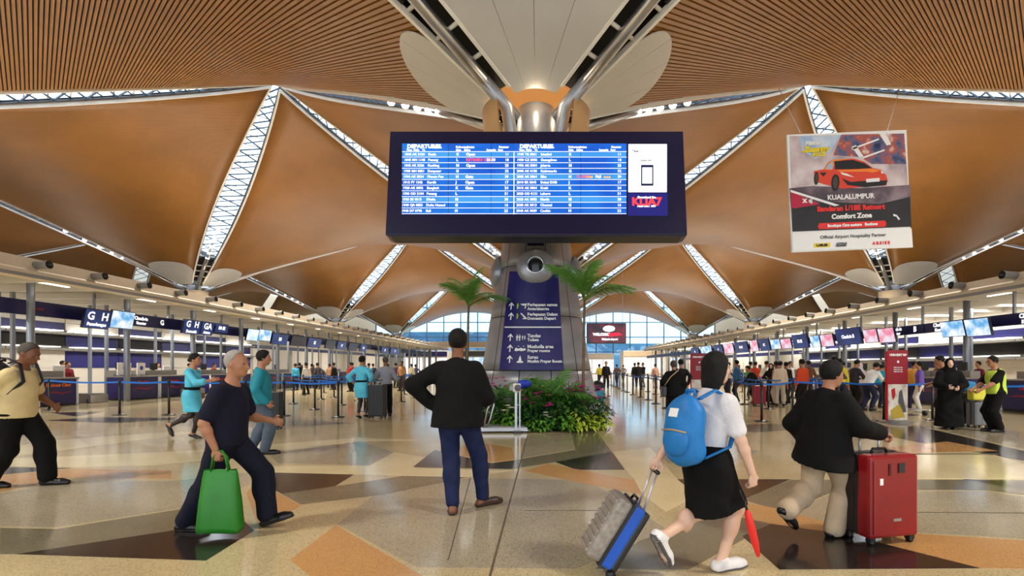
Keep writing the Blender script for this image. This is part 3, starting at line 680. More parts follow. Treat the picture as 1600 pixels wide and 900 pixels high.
# ================================================================ CHECK-IN ISLANDS
M_soffit = mat('soffit_white', sr(206, 200, 190), .5, var=.05, vscale=1)
M_counter = mat('counter_blue', sr(36, 30, 96), .35, var=.12, vscale=2)
M_ctop = mat('counter_top_grey', sr(150, 146, 140), .35, .3)
M_office = mat('office_white', sr(222, 216, 206), .5, var=.03)
M_officeblue = mat('office_blue', sr(44, 44, 120), .4, var=.15, vscale=1.5)
M_winband = mat('dark_window_band', sr(30, 28, 26), .2, var=.3, vscale=2)
M_post = mat('post_grey', sr(136, 142, 152), .35, .5)
M_tube = mat('fluorescent', (1, .98, .92), emit=3.0)
M_lcd_sky = screen_mat('lcd_sky', sr(90, 170, 225), sr(240, 248, 255), 1.1, 2.2)
M_lcd_white = screen_mat('lcd_white', sr(236, 244, 252), sr(190, 220, 244), 1.15, 1.5)
M_lcd_pink = screen_mat('lcd_pink', sr(236, 130, 160), sr(230, 225, 240), 1.05, 2.0)
M_lcd_navy = screen_mat('lcd_navy', sr(18, 40, 92), sr(26, 56, 118), 1.0, 1.0)
M_lcd_dark = screen_mat('lcd_dark', sr(14, 12, 34), sr(40, 16, 40), .8, 1.5)
ORD = ['first', 'second', 'third', 'fourth', 'fifth', 'sixth', 'seventh', 'eighth', 'ninth', 'tenth', 'eleventh', 'twelfth', 'thirteenth', 'fourteenth', 'fifteenth']
def island(s, w, xe, xf, zb, zt, bz0, bz1, y0, y1):
    X = lambda d: s * d                                   # d = distance from the hall axis
    L = y1 - y0; ym = (y0 + y1) / 2
    can = empty('check_in_canopy', (X(xe), y0, 0)); tag(can, 'long beige canopy with nozzle row roofing the %s check-in island' % w, 'canopy')
    inv = Matrix.Translation((-X(xe), -y0, 0))
    def c(mb, name, m, **k): o = mb.build(name, m, can, **k); o.matrix_parent_inverse = inv; return o
    # fascia: upper bevelled beige beam above a thinner lip
    prof = [(0, zb + .1), (.03, zb), (.5, zb), (.5, zt + .02), (.16, zt + .02), (.10, zb + .26), (0, zb + .20)]
    mb = MB(); vs = []
    for yy in (y0, y1):
        for d, z in prof: vs.append((X(xe + d), yy, z))
    n = len(prof); fs = [tuple(range(n)), tuple(range(2 * n - 1, n - 1, -1))] + [(i, (i + 1) % n, n + (i + 1) % n, n + i) for i in range(n)]
    c(mb.add(vs, fs), 'fascia', M_beige)
    c(MB().box((X(xe + 6.8), ym, zb + .32), (12.6, L, .1)), 'roof_deck', M_soffit)
    c(MB().box((X(xe + .02), ym, zb + .05), (.05, L, .1)), 'edge_lip', M_greyp)
    yy = y0 + .5; k = 0
    bm = MB().box((0, 0, 0), (12.2, .16, .24)).mesh('beam', [M_soffit]); lt = MB().box((0, 0, 0), (1.3, .09, .05)).mesh('light_strip', [M_tube])
    nz = MB().lathe([(.0, 0), (.12, 0), (.12, .42), (.13, .44), (.13, .5)], 14, (0, 0, 0), Matrix.Rotation(-s * PI / 2 * .96, 3, 'Y')).mesh('nozzle', [M_greyp])
    nm = MB().lathe([(.13, .5), (.11, .5), (.10, .4), (0, .38)], 14, (0, 0, 0), Matrix.Rotation(-s * PI / 2 * .96, 3, 'Y')).mesh('nozzle_mouth', [M_black])
    while yy < y1:
        o = link('beam', bm, can); o.matrix_parent_inverse = inv; o.location = (X(xe + 6.6), yy, zb + .14)
        if k % 2 == 0:
            o = link('light_strip', lt, can); o.matrix_parent_inverse = inv; o.location = (X(xe + 1.2), yy + .8, zb + .10); o.rotation_euler = (0, 0, PI / 2)
        if yy < 66:
            o = link('nozzle', nz, can); o.matrix_parent_inverse = inv; o.location = (X(xe + .22), yy + 1.2, zb + .40); o.rotation_euler = (.0, 0, 0)
            q = link('nozzle_mouth', nm, o)
        yy += 1.95; k += 1
    pm = MB().tube([(0, 0, 0), (0, 0, 1)], .085, 12).mesh('post', [M_post]); pm2 = MB().box((0, 0, .5), (.09, .12, 1)).mesh('post', [M_post])
    yy = 17.0 if s < 0 else 15.2; k = 0
    while yy < y1:
        o = link('post', pm, can); o.matrix_parent_inverse = inv; o.location = (X(xf - .35 if s < 0 else xf + 1.15), yy, 0); o.scale = (1.3, 1.3, zb + .25)
        for dd, dy in ((1.6, 1.3), (3.3, 2.4)):
            o = link('post', pm2, can); o.matrix_parent_inverse = inv; o.location = (X(xf + dd), yy + dy, 0); o.scale = (1, 1, zb + .2)
        yy += 3.9; k += 1
    # navy sign band hung over the counters
    band = empty('sign_band', (X(xf), 12, bz0)); tag(band, 'long navy overhead sign band above the %s check-in counters' % w, 'sign')
    binv = Matrix.Translation((-X(xf), -12, -bz0))
    def b(mb, name, m): o = mb.build(name, m, band); o.matrix_parent_inverse = binv; return o
    yy = 8.0
    while yy < y1 - 2:
        b(MB().box((X(xf + .1), yy + 1.95, (bz0 + bz1) / 2), (.16, 3.86, bz1 - bz0)), 'band_panel', M_navy)
        b(MB().box((X(xf + .1), yy + .2, (bz1 + zb + .2) / 2), (.07, .07, zb + .2 - bz1)), 'hanger', M_post)
        yy += 3.9
    fx = (0, -s, 0) if s < 0 else (0, -1, 0)
    def btxt(body, y, z, h, m=M_glow):
        Mx = frame((X(xf + .1) - s * .09, y, z), (0, 1, 0) if s < 0 else (0, -1, 0), (0, 0, 1))
        o = text('band_lettering', body, h, Matrix.Identity(4), m, band, bold=.008, align='CENTER'); o.matrix_parent_inverse = binv; o.matrix_basis = Mx
    if s < 0:
        btxt('Check-in', 22.1, (bz0 + bz1) / 2 + .08, .2); btxt('Kaunter', 22.1, (bz0 + bz1) / 2 - .12, .16); btxt('G', 23.3, (bz0 + bz1) / 2, .32)
        btxt('Kaunter', 17.6, (bz0 + bz1) / 2, .14, mat('dull_red_print', sr(120, 30, 60), .5))
    else:
        for y in (15.4, 18.9, 21.3, 24.0, 30.2, 33.6): btxt('Check-in', y, (bz0 + bz1) / 2 + .07, .19); btxt('Kaunter', y, (bz0 + bz1) / 2 - .11, .16); 
        for y in (14.4, 20.2, 22.7): btxt('B', y, (bz0 + bz1) / 2, .3)
    # back wall of the island
    bw = empty('back_office_wall', (X(xf + 5.2), 10, 0)); tag(bw, 'blue and white back wall behind the %s check-in counters' % w, 'wall panel')
    winv = Matrix.Translation((-X(xf + 5.2), -10, 0)); xw = X(xf + 5.2)
    def bwp(y, l, z0, z1, m, name, d=.12): o = MB().box((xw - s * d / 2, y + l / 2, (z0 + z1) / 2), (d, l - .04, z1 - z0 - .02)).build(name, m, bw); o.matrix_parent_inverse = winv
    yy = 6.0; k = 0; top = zb + .2
    while yy < y1 - 1:
        blue = k % 3 != 2 and yy < 38
        if yy < 38:
            bwp(yy, 3, 0, 1.35, M_office, 'lower_panel'); bwp(yy, 3, 1.35, bz0 - 1.0, M_officeblue if blue else M_office, 'graphic_panel')
            bwp(yy, 3, bz0 - 1.0, bz0 - .88, M_ctop, 'ledge', .5); bwp(yy + .3, 2.2, bz0 - .86, bz0 - .80, M_tube, 'light_strip', .4)
            bwp(yy, 3, bz0 - .78, bz0 - .25, M_winband if k % 2 else M_navy, 'window_band'); bwp(yy, 3, bz0 - .25, bz0 - .14, M_ctop, 'ledge', .5)
            bwp(yy + .2, 2.4, bz0 - .12, bz0 - .05, M_tube, 'light_strip', .45); bwp(yy, 3, bz0 - .04, bz0 + .3, M_navy if k % 2 else M_office, 'upper_panel'); bwp(yy, 3, bz0 + .3, top, M_soffit, 'top_panel')
        else:
            bwp(yy, 3, 0, bz0 - .3, M_office, 'white_panel', .12 + .2 * (k % 2)); bwp(yy, 3, bz0 - .3, bz0, M_navy, 'upper_panel'); bwp(yy, 3, bz0, top, M_soffit, 'top_panel')
        yy += 3; k += 1
    return can
island(-1, 'left', 15.0, 17.2, 4.05, 4.63, 3.15, 3.65, 4, 80)
island(1, 'right', 14.3, 14.8, 3.74, 4.22, 2.70, 3.06, 4, 74)
# ---------------------------------------------------------------- counters
def counter(s, xf, y, l, label, brand, col):
    t = empty('check_in_counter', (s * xf, y, 0)); tag(t, label, 'counter', 'check-in counters of the %s island' % ('left' if s < 0 else 'right'))
    MB().box((s * .42, l / 2, .52), (.8, l - .04, .9)).build('body', M_counter, t, bevel=.01)
    MB().box((s * .42, l / 2, .035), (.74, l - .1, .07)).build('plinth', M_black, t)
    MB().box((s * .40, l / 2, .99), (.9, l, .05)).build('worktop', M_ctop, t); MB().box((s * .72, l / 2, 1.13), (.36, l, .24)).build('upper_ledge', M_ctop, t)
    for e in (.025, l - .025): MB().box((-s * .005 + s * .01, e, .5), (.06, .05, .96)).build('edge_strip', M_wprint, t)
    o = text('counter_lettering', brand, .16, frame((-s * .004 + s * .02 - s * .012, l / 2, .74), (0, 1, 0) if s < 0 else (0, -1, 0), (0, 0, 1)), col, t, 'CENTER', .006)
    sw = [(-.5, -.02), (-.2, .06), (.1, -.01), (.5, .05), (.12, -.05), (-.2, .02)]
    MB().prism([(a * l * .7, b) for a, b in sw], 0, .004, frame((-s * .004, l / 2, .47), (0, 1, 0) if s < 0 else (0, -1, 0), (0, 0, 1))).build('swoosh_print', M_red, t)
    m = MB().box((s * .7, l * .3, 1.42), (.05, .42, .3)).box((s * .72, l * .3, 1.27), (.1, .1, .1)); m.build('counter_monitor', M_black, t)
    return t
places = {-1: [(17.6, 1.5), (21.3, 1.8), (23.15, 1.8), (26.6, 1.8), (28.5, 1.8), (32, 1.8), (33.9, 1.8), (37.4, 1.8), (39.3, 1.8), (43, 1.8), (47, 1.8), (51, 1.8)],
          1: [(12.4, 1.9), (14.5, 1.9), (18.2, 1.8), (20.1, 1.8), (24, 1.8), (26, 1.8), (30, 1.8), (32, 1.8), (36, 1.8), (40, 1.8), (44, 1.8)]}
for s, xf in ((-1, 17.2), (1, 14.8)):
    for i, (y, l) in enumerate(places[s]):
        counter(s, xf, y, l, 'blue fronted check-in counter, %s from the front on the %s island' % (ORD[i], 'left' if s < 0 else 'right'), ('Business Class' if i == 0 else 'Check-in'), M_orange if i == 0 else M_redbright)
# baggage belts in the gaps between counters
for s, xf, ys in ((-1, 17.2, (19.2, 24.98, 30.35, 35.75)), (1, 14.8, (16.45, 21.95, 27.85))):
    for i, y in enumerate(ys):
        t = empty('baggage_belt', (s * xf, y, 0)); tag(t, 'steel baggage belt in the %s gap between counters of the %s island' % (ORD[i], 'left' if s < 0 else 'right'), 'conveyor', 'baggage belts')
        MB().box((s * 1.3, .85, .25), (2.4, .8, .18)).build('belt_bed', M_ctop, t); MB().box((s * 1.3, .85, .345), (2.3, .66, .02)).build('belt', M_black, t)
        MB().box((s * .06, .85, .16), (.08, .8, .3)).build('front_guard', M_steel, t); MB().box((s * 2.45, .85, .62), (.05, .9, .5)).build('red_panel', M_redbright, t)
        for e in (.5, 1.2): MB().box((s * 1.3, e, .09), (2.2, .08, .18)).build('foot_rail', M_greyp, t)
# ---------------------------------------------------------------- screens over the counters
def lcd(s, x, y, z, l, h, m, label, txt=None, tilt=.22):
    """display on the sign band: y is its near end, l its length down the hall"""
    t = empty('check_in_screen', (s * x, y, z)); tag(t, label, 'screen', 'overhead screens of the %s island' % ('left' if s < 0 else 'right'))
    ax = Vector((0, 1, 0)) if s < 0 else Vector((0, -1, 0)); up = Vector((s * math.sin(tilt) * -1, 0, math.cos(tilt)))
    Mx = frame((0, l / 2, 0), ax, up)
    MB().box((0, 0, -.05), (l, h, .08)).build('case', M_navyd, t).matrix_local = Mx
    MB().box((0, 0, -.004), (l - .05, h - .05, .012)).build('display', m, t).matrix_local = Mx
    MB().box((0, h * .1, -.22), (.1, .12, .3)).build('bracket', M_black, t).matrix_local = Mx
    for body, dx, dy, hh, mm in txt or []:
        o = text('screen_lettering', body, hh, Mx @ Matrix.Translation((dx, dy, .006)), mm, t, 'CENTER', .01)
    return t
def Ys(px, lat): return lat * F / abs(VX - px)
lat = 16.95
def lscreen(px0, px1, y0, y1, m, label, txt=None):
    ya, yb = Ys(px0, lat), Ys(px1, lat); ym = (ya + yb) / 2; zm = CZ - ((y0 + y1) / 2 - VY) * ym / F; h = (y1 - y0) * ym / F
    lcd(-1, lat - CX, ya + .02, zm, yb - ya - .04, h, m, label, txt)
lscreen(131, 173, 484, 514, M_lcd_navy, 'navy screen showing large letters G H over the left counters', [('G', -.3, .1, .42, M_glow), ('H', .3, .1, .42, M_glow), ('Penerbangan', 0, -.2, .16, M_glow)])
lscreen(173, 210, 486, 514, M_lcd_sky, 'sky blue picture screen right beside the G H screen')
lscreen(286, 314, 500, 522, M_lcd_navy, 'second navy screen with letters G H further along the left counters', [('G', -.28, .12, .42, M_glow), ('H', .28, .12, .42, M_glow), ('Domestik', 0, -.22, .18, M_glow)])
lscreen(314, 334, 503, 524, M_lcd_navy, 'navy screen with letters G A beside the second G H screen', [('GA', 0, .1, .42, M_glow), ('Antara', 0, -.2, .18, M_glow)])
lscreen(336, 357, 506, 520, M_lcd_navy, 'small navy screen with white codes at the end of the G A row', [('BB EE', 0, 0, .22, M_glow)])
lscreen(386, 404, 514, 533, M_lcd_white, 'blank white screen over the middle left counters')
lscreen(404, 424, 515, 533, M_lcd_sky, 'pale blue picture screen next to the blank white screen')
for i, (a, b, m, t) in enumerate(((425, 450, M_lcd_navy, 'BB'), (455, 479, M_lcd_dark, None), (481, 502, M_lcd_navy, 'EE'), (509, 524, M_lcd_dark, None), (527, 541, M_lcd_navy, 'FF'), (545, 559, M_lcd_dark, None), (563, 573, M_lcd_navy, 'GG'), (596, 607, M_lcd_navy, 'EE'), (610, 624, M_lcd_navy, 'FF'))):
    yb = 574 - (574 - 522) * (854 - (a + b) / 2) / 420.; lscreen(a, b, yb - .5, yb + 30. * (854 - a) / 800, m, '%s far left island screen, %s after the pale blue one' % ('dim dark' if t is None else 'navy lettered', ORD[i]), [(t, 0, 0, .3, M_glow)] if t else None)
latr = 14.0
def rscreen(px0, px1, y0, y1, m, label, txt=None):
    ya, yb = Ys(px1, latr), Ys(px0, latr); ym = (ya + yb) / 2; zm = CZ - ((y0 + y1) / 2 - VY) * ym / F; h = (y1 - y0) * ym / F
    lcd(1, latr + CX, ya + .02, zm, yb - ya - .04, h, m, label, txt)
rscreen(1507, 1547, 497, 526, M_lcd_sky, 'sky blue screen nearest the front over the right counters')
rscreen(1469, 1507, 501, 527, M_lcd_sky, 'sky blue screen second from the front over the right counters')
rscreen(1372, 1398, 512, 536, M_lcd_pink, 'pink picture screen right above the red standing banner')
rscreen(1349, 1371, 514, 536, M_lcd_pink, 'pink picture screen just beyond the one above the red banner')
rscreen(1282, 1302, 522, 542, M_lcd_pink, 'pink screen paired with a blue one over the middle right counters')
rscreen(1266, 1281, 524, 543, M_lcd_sky, 'blue screen paired with a pink one over the middle right counters')
rscreen(1220, 1236, 529, 545, M_lcd_pink, 'pink half of the far screen pair over the right counters'); rscreen(1204, 1219, 530, 546, M_lcd_sky, 'blue half of the far screen pair over the right counters')
for i, (a, b, m, t) in enumerate(((1306, 1345, M_lcd_navy, 'Check-in B'), (1238, 1262, M_lcd_navy, 'BB EE'), (1186, 1202, M_lcd_navy, 'CC'), (1172, 1184, M_lcd_pink, None), (1148, 1168, M_lcd_navy, 'DD EE'), (1131, 1146, M_lcd_pink, None), (1116, 1129, M_lcd_navy, 'FF'), (1095, 1112, M_lcd_sky, None), (1080, 1092, M_lcd_navy, 'GG'))):
    yb = 574 - (574 - 530) * ((a + b) / 2 - 854) / 350.; rscreen(a, b, yb - 2, yb + 20. * (b - 854) / 400, m, '%s screen of the right island, %s of the mixed row' % ('navy lettered' if t else 'pictured', ORD[i]), [(t, 0, 0, .22, M_glow)] if t else None)
# ================================================================ FAR END: kiosks, canopies, hanging display
def kiosk(x, y, w, d, h, m, band, label, lit):
    t = empty('shop_front', (x, y, 0)); tag(t, label, 'shop')
    MB().box((0, d / 2, h / 2), (w, d, h)).build('shop_body', m, t)
    MB().box((0, -.05, h * .86), (w * .98, .1, h * .2)).build('sign_fascia', band, t)
    n = max(2, int(w / 2.2))
    for i in range(n): MB().box((-w / 2 + (i + .5) * w / n, -.04, h * .38), (w / n - .18, .05, h * .66)).build('display_window', lit, t)
M_shoplit = screen_mat('shop_lit', sr(255, 250, 240), sr(220, 214, 210), 1.3, .8); M_shopblue = screen_mat('shop_bluelit', sr(235, 245, 255), sr(150, 190, 220), 1.2, .7)
kiosk(9.5, 104, 9, 5, 4.2, M_office, M_office, 'white lit shop front below the red hanging screen', M_shoplit)
kiosk(19, 98, 8, 5, 4.6, M_office, mat('cream_band', sr(214, 196, 170), .5), 'cream banded lit shop front at the far end of the hall', M_shoplit)
kiosk(26, 92, 7, 5, 4.4, M_office, M_navy, 'navy banded lit shop front beside the right canopy end', M_shopblue)
kiosk(-11, 96, 10, 5, 4.6, M_greyp, M_black, 'dark fronted shop at the far end left of the column', M_shopblue)
kiosk(-22, 92, 9, 5, 4.4, M_office, M_navy, 'navy banded white shop at the far left end', M_shoplit)
can = empty('cross_canopy', (-14, 84, 0)); tag(can, 'beige canopy crossing the far left end of the hall', 'canopy')
MB().box((0, 0, 5.1), (26, 6, .7)).build('fascia', M_beige, can); MB().box((0, 0, 4.7), (25, 5.6, .1)).build('soffit', M_soffit, can)
for x in (-11, -5, 1, 7): MB().tube([(x, 0, 0), (x, 0, 4.7)], .14, 10).build('post', M_post, can)
d0 = AT(918, 506, 62); d1 = AT(977, 535.5, 62); dc = (d0 + d1) / 2
t = empty('hanging_display', dc); tag(t, 'large dark red hanging video display near the far glazed wall', 'screen')
w, h = d1.x - d0.x, d0.z - d1.z
MB().box((0, .15, 0), (w + .2, .3, h + .2)).build('case', M_black, t); MB().box((0, -.01, 0), (w, .04, h)).build('display', screen_mat('red_video', sr(40, 14, 40), sr(120, 20, 44), 1.0, .7), t)
fr_ = lambda x, z: frame((x, -.035, z), (1, 0, 0), (0, 0, 1))
MB().ball((.3, -.03, .55), (.75, .03, .38), 12).build('lit_emblem', M_glow, t)
text('display_lettering', 'WELCOME', .42, fr_(-.6, -.15), M_glow, t, 'CENTER', .03); text('display_lettering', 'Malaysia airport', .3, fr_(.4, -.72), M_glow, t, 'CENTER', .02)
MB().prism([(-.1, .1), (1.3, .2), (1.7, -.1), (.2, -.3)], .0, .01, fr_(.2, -.12)).build('red_ribbon', mat('lit_crimson', sr(210, 30, 60), emit=1), t)
for x in (-w / 2 + .3, w / 2 - .3): MB().tube([(x, .15, h / 2), (x, .15, 14.6 - dc.z)], .03, 6).build('suspension_rod', M_greyp, t)

# white information boards standing on the left counters, and luggage trolleys by the right queue
M_emb = mat('blue_emblem', sr(40, 70, 190), .5)
for i, (y, w) in enumerate(((19.6, .5), (21.7, .7), (22.6, .45), (25.2, .5), (28.9, .5))):
    t = empty('counter_board', (-17.62, y, 1.015)); tag(t, 'white board with blue emblem on the left counters, %s from the front' % ORD[i], 'board', 'white boards on the left counters')
    MB().box((0, 0, .30), (.04, w, .52)).build('board_panel', M_wprint, t, bevel=.01); MB().box((0, 0, .02), (.16, w * .8, .04)).build('board_foot', M_greyp, t)
    MB().lathe([(0, 0), (.09, 0), (.09, .006), (0, .006)], 16, (.022, 0, .34), Matrix.Rotation(PI / 2, 3, 'Y')).build('emblem', M_emb, t)
    if y in (19.6, 25.2): t.location = (-18.4, y, 0); t.scale = (1, 1, 2.6)
for i, (px, py, w) in enumerate(((1437, 650, 'nearest'), (1322, 644, 'second'))):
    p = G(px, py); t = empty('luggage_trolley', (p.x, p.y + .5, 0), .5); tag(t, 'steel luggage trolley with dark basket, %s in the right queue' % w, 'trolley', 'luggage trolleys')
    for s in (-1, 1):
        MB().tube([(s * .26, -.5, .14), (s * .26, .35, .12), (s * .24, .46, .5), (s * .24, .52, 1.0)], .016, 8).build('side_tube', M_pale_t, t) if False else MB().tube([(s * .26, -.5, .14), (s * .26, .35, .12), (s * .24, .46, .5), (s * .24, .52, 1.0)], .016, 8).build('side_tube', M_steel, t)
        MB().tube([(s * .27 - .02, .3, .08), (s * .27 + .02, .3, .08)], .08, 12).build('wheel', M_black, t)
    MB().tube([(-.02, -.46, .07), (.02, -.46, .07)], .07, 12).build('wheel', M_black, t); MB().tube([(-.24, .52, 1.0), (.24, .52, 1.0)], .02, 8).build('push_bar', M_black, t)
    MB().box((0, -.05, .15), (.5, .8, .03)).build('deck', M_steel, t); MB().box((0, .42, .84), (.46, .2, .2)).build('basket', M_navy, t, bevel=.02)
# ================================================================ PEOPLE: smooth implicit bodies turned into meshes
def V(*a): return np.array(a, float)
def unit(v): v = np.asarray(v, float); return v / (np.linalg.norm(v) + 1e-9)
def capd(P, a, b, ra, rb):
    ba = b - a; pa = P - a; t = np.clip(pa @ ba / max(ba @ ba, 1e-9), 0, 1)
    return np.linalg.norm(pa - t[..., None] * ba, axis=-1) - (ra + (rb - ra) * t)
def elld(P, c, r, R):
    q = (P - c) @ R.T; k = np.linalg.norm(q / r, axis=-1); g = np.linalg.norm(q / (r * r), axis=-1)
    return np.where(g > 1e-6, k * (k - 1) / np.maximum(g, 1e-6), -min(r))
I3 = np.eye(3)
def cap(a, b, ra, rb=None, k=.03, R=None, sq=None):     # sq squashes the section along the axes of R
    return ('c', np.array(a, float), np.array(b, float), ra, ra if rb is None else rb, k, R, sq)
def ell(c, r, R=None, k=.03): return ('e', np.array(c, float), np.array(r, float), I3 if R is None else R, k)
def bounds(p):
    if p[0] == 'c':
        m = max(p[3], p[4]) * (1 if p[7] is None else 1 / min(p[7])); return np.minimum(p[1], p[2]) - m, np.maximum(p[1], p[2]) + m
    m = p[2].max(); return p[1] - m, p[1] + m
def sdf_mesh(prims, h, cuts=(), fold=0.0, fscale=22.0):
    los, his = zip(*[bounds(p) for p in prims]); pad = .05
    lo = np.min(los, 0) - 2 * h - .01; hi = np.max(his, 0) + 2 * h + .01
    n = np.maximum(4, np.ceil((hi - lo) / h).astype(int) + 1)
    ax = [lo[i] + h * np.arange(n[i]) for i in range(3)]
    D = np.full(n, 1e3)
    for p, bl_, bh_ in zip(prims, los, his):
        k = p[5] if p[0] == 'c' else p[4]; m = k + 2.5 * h + .01
        i0 = np.maximum(0, np.floor((bl_ - m - lo) / h).astype(int)); i1 = np.minimum(n, np.ceil((bh_ + m - lo) / h).astype(int) + 1)
        sl = tuple(slice(i0[i], i1[i]) for i in range(3))
        P = np.stack(np.meshgrid(*[ax[i][sl[i]] for i in range(3)], indexing='ij'), -1)
        if p[0] == 'c':
            a, b, ra, rb, R, sq = p[1], p[2], p[3], p[4], p[6], p[7]
            if R is not None:
                T = R * np.array(sq)[:, None]; d = capd((P - a) @ T.T, V(0, 0, 0), T @ (b - a), ra, rb) / max(sq)
            else: d = capd(P, a, b, ra, rb)
        else: d = elld(P, p[1], p[2], p[3])
        o = D[sl]; hh = np.maximum(k - np.abs(o - d), 0) / max(k, 1e-6); D[sl] = np.minimum(o, d) - hh * hh * k * .25
    if fold or cuts:
        P = np.stack(np.meshgrid(*ax, indexing='ij'), -1)
        if fold: D = D + fold * np.sin(P[..., 0] * fscale + 2 * np.sin(P[..., 2] * fscale * .5)) * np.sin(P[..., 2] * fscale * .8 + P[..., 1] * fscale * .7)
        for q, nn in cuts: D = np.maximum(D, (P - np.array(q)) @ unit(nn))
    s = D < 0; c = [(a, b, d) for a in (0, 1) for b in (0, 1) for d in (0, 1)]
    sh = tuple(x - 1 for x in n); cnt = np.zeros(sh, int)
    for a, b, d in c: cnt += s[a:a + sh[0], b:b + sh[1], d:d + sh[2]]
    act = np.argwhere((cnt > 0) & (cnt < 8))
    if len(act) == 0: return np.zeros((0, 3)), []
    pos = np.zeros((len(act), 3)); w = np.zeros(len(act))
    for ci, ca in enumerate(c):
        for axx in range(3):
            if ca[axx]: continue
            cb = list(ca); cb[axx] = 1
            ia = act + np.array(ca); ib = act + np.array(cb)
            da = D[ia[:, 0], ia[:, 1], ia[:, 2]]; db = D[ib[:, 0], ib[:, 1], ib[:, 2]]; x = (da < 0) != (db < 0)
            t = np.where(x, da / np.where(np.abs(da - db) < 1e-12, 1, da - db), 0)[:, None]
            pos += np.where(x[:, None], ia + t * (ib - ia), 0); w += x
    pos /= w[:, None]; idx = -np.ones(sh, int); idx[act[:, 0], act[:, 1], act[:, 2]] = np.arange(len(act))
    F_ = []
    for axx in range(3):
        o1, o2 = [(1, 2), (2, 0), (0, 1)][axx]
        A = [slice(None)] * 3; B = [slice(None)] * 3; A[axx] = slice(0, -1); B[axx] = slice(1, None)
        e = np.argwhere(s[tuple(A)] != s[tuple(B)])
        e = e[(e[:, o1] > 0) & (e[:, o2] > 0) & (e[:, o1] < sh[o1]) & (e[:, o2] < sh[o2])]
        if len(e) == 0: continue
        u1 = np.zeros(3, int); u1[o1] = 1; u2 = np.zeros(3, int); u2[o2] = 1
        g = lambda q: idx[q[:, 0], q[:, 1], q[:, 2]]
        f = np.stack([g(e - u1 - u2), g(e - u2), g(e), g(e - u1)], 1); flip = ~s[e[:, 0], e[:, 1], e[:, 2]]
        f[flip] = f[flip][:, ::-1]; F_.append(f[(f >= 0).all(1)])
    return pos * h + lo, np.concatenate(F_).tolist()
def np_mesh(name, parts):                               # parts: list of (verts, faces, material)
    vs, fs, mi, mats = [], [], [], []
    for v, f, m in parts:
        n = len(vs)
        if m not in mats: mats.append(m)
        vs += v.tolist() if hasattr(v, 'tolist') else v; fs += [[i + n for i in q] for q in f]; mi += [mats.index(m)] * len(f)
    me = bpy.data.meshes.new(name); me.from_pydata(vs, [], fs); me.polygons.foreach_set('material_index', mi); me.polygons.foreach_set('use_smooth', [True] * len(fs))
    for m in mats: me.materials.append(m)
    return me
def ik(a, c, l1, l2, pole):
    d = c - a; L = min(np.linalg.norm(d), (l1 + l2) * .999); u = unit(d); c = a + u * L
    x = (l1 * l1 - l2 * l2 + L * L) / (2 * L); y = math.sqrt(max(0, l1 * l1 - x * x)); p = np.asarray(pole, float); p = unit(p - (p @ u) * u)
    return a + u * x + p * y, c
def rotm(yaw=0, pitch=0, roll=0): return np.array(Euler((pitch, roll, yaw), 'XYZ').to_matrix())
def skel(H=1.7, hip=None, lean=0, side=0, head=0, turn=0, feet=None, hands=None, shift=(0, 0), twist=0):
    """joints of a figure facing +Y; hands and feet are reached by two-bone chains"""
    J = {'H': H}; hz = .525 * H if hip is None else hip; J['hip'] = V(shift[0], shift[1], hz)
    Rs = rotm(twist, -lean, side); sp = Rs @ V(0, 0, 1); J['sp'] = sp; J['Rs'] = Rs; J['rt'] = Rs @ V(1, 0, 0); J['fw'] = Rs @ V(0, 1, 0)
    J['neck'] = J['hip'] + sp * .302 * H; Rh = rotm(turn, -(lean * .4 + head), 0); J['Rh'] = Rh; J['headc'] = J['neck'] + unit(sp + Rh @ V(0, .25, 1)) * .108 * H + Rh @ V(0, .012 * H, 0)
    for s, n in ((-1, 'L'), (1, 'R')):
        J['sh' + n] = J['hip'] + sp * .258 * H + J['rt'] * s * .096 * H; J['hp' + n] = J['hip'] + V(s * .05 * H, 0, -.01 * H)
        f = (feet or {}).get(n, (s * .07 * H, 0, 0, 0, 0)); an = V(f[0], f[1], f[2] + .045 * H); yaw = math.radians(f[3]); pit = math.radians(f[4])
        J['kn' + n], J['an' + n] = ik(J['hp' + n], an, .245 * H, .245 * H, V(-math.sin(yaw) * .5 + s * .08, 1, .0)); J['ft' + n] = (yaw, pit)
        hd = (hands or {}).get(n)
        tgt = J['sh' + n] + V(s * .05 * H, .02 * H, -.315 * H) if hd is None else np.array(hd[0], float); pole = (s * .5, -1, -.2) if hd is None or len(hd) < 2 or hd[1] is None else hd[1]
        J['el' + n], J['wr' + n] = ik(J['sh' + n], tgt, .172 * H, .148 * H, np.array(pole, float)); J['hn' + n] = hd
    return J
def torso(J, g=1.0, e=0.0, bust=0):
    H, hip, sp, Rs = J['H'], J['hip'], J['sp'], J['Rs'].T
    L = [ell(hip + sp * .01 * H, (.090 * H * g + e, .066 * H * g + e, .075 * H + e), Rs, .06), ell(hip + sp * .10 * H, (.080 * H * g + e, .060 * H * g + e, .10 * H + e), Rs, .06),
         ell(hip + sp * .195 * H + J['fw'] * .004 * H, (.090 * H * g + e, .066 * H * g + e, .088 * H + e), Rs, .06), cap(J['shL'] * .9 + J['shR'] * .1, J['neck'] - sp * .022 * H, .031 * H + e, .032 * H + e, .05), cap(J['shR'] * .9 + J['shL'] * .1, J['neck'] - sp * .022 * H, .031 * H + e, .032 * H + e, .05),
         cap(J['neck'] - sp * .045 * H, J['neck'] - sp * .006 * H, .046 * H + e, .034 * H + e * .7, .04)]
    if bust: L.append(ell(hip + sp * .195 * H + J['fw'] * .05 * H, (.07 * H, .035 * H + e, .04 * H), Rs, .05))
    return L
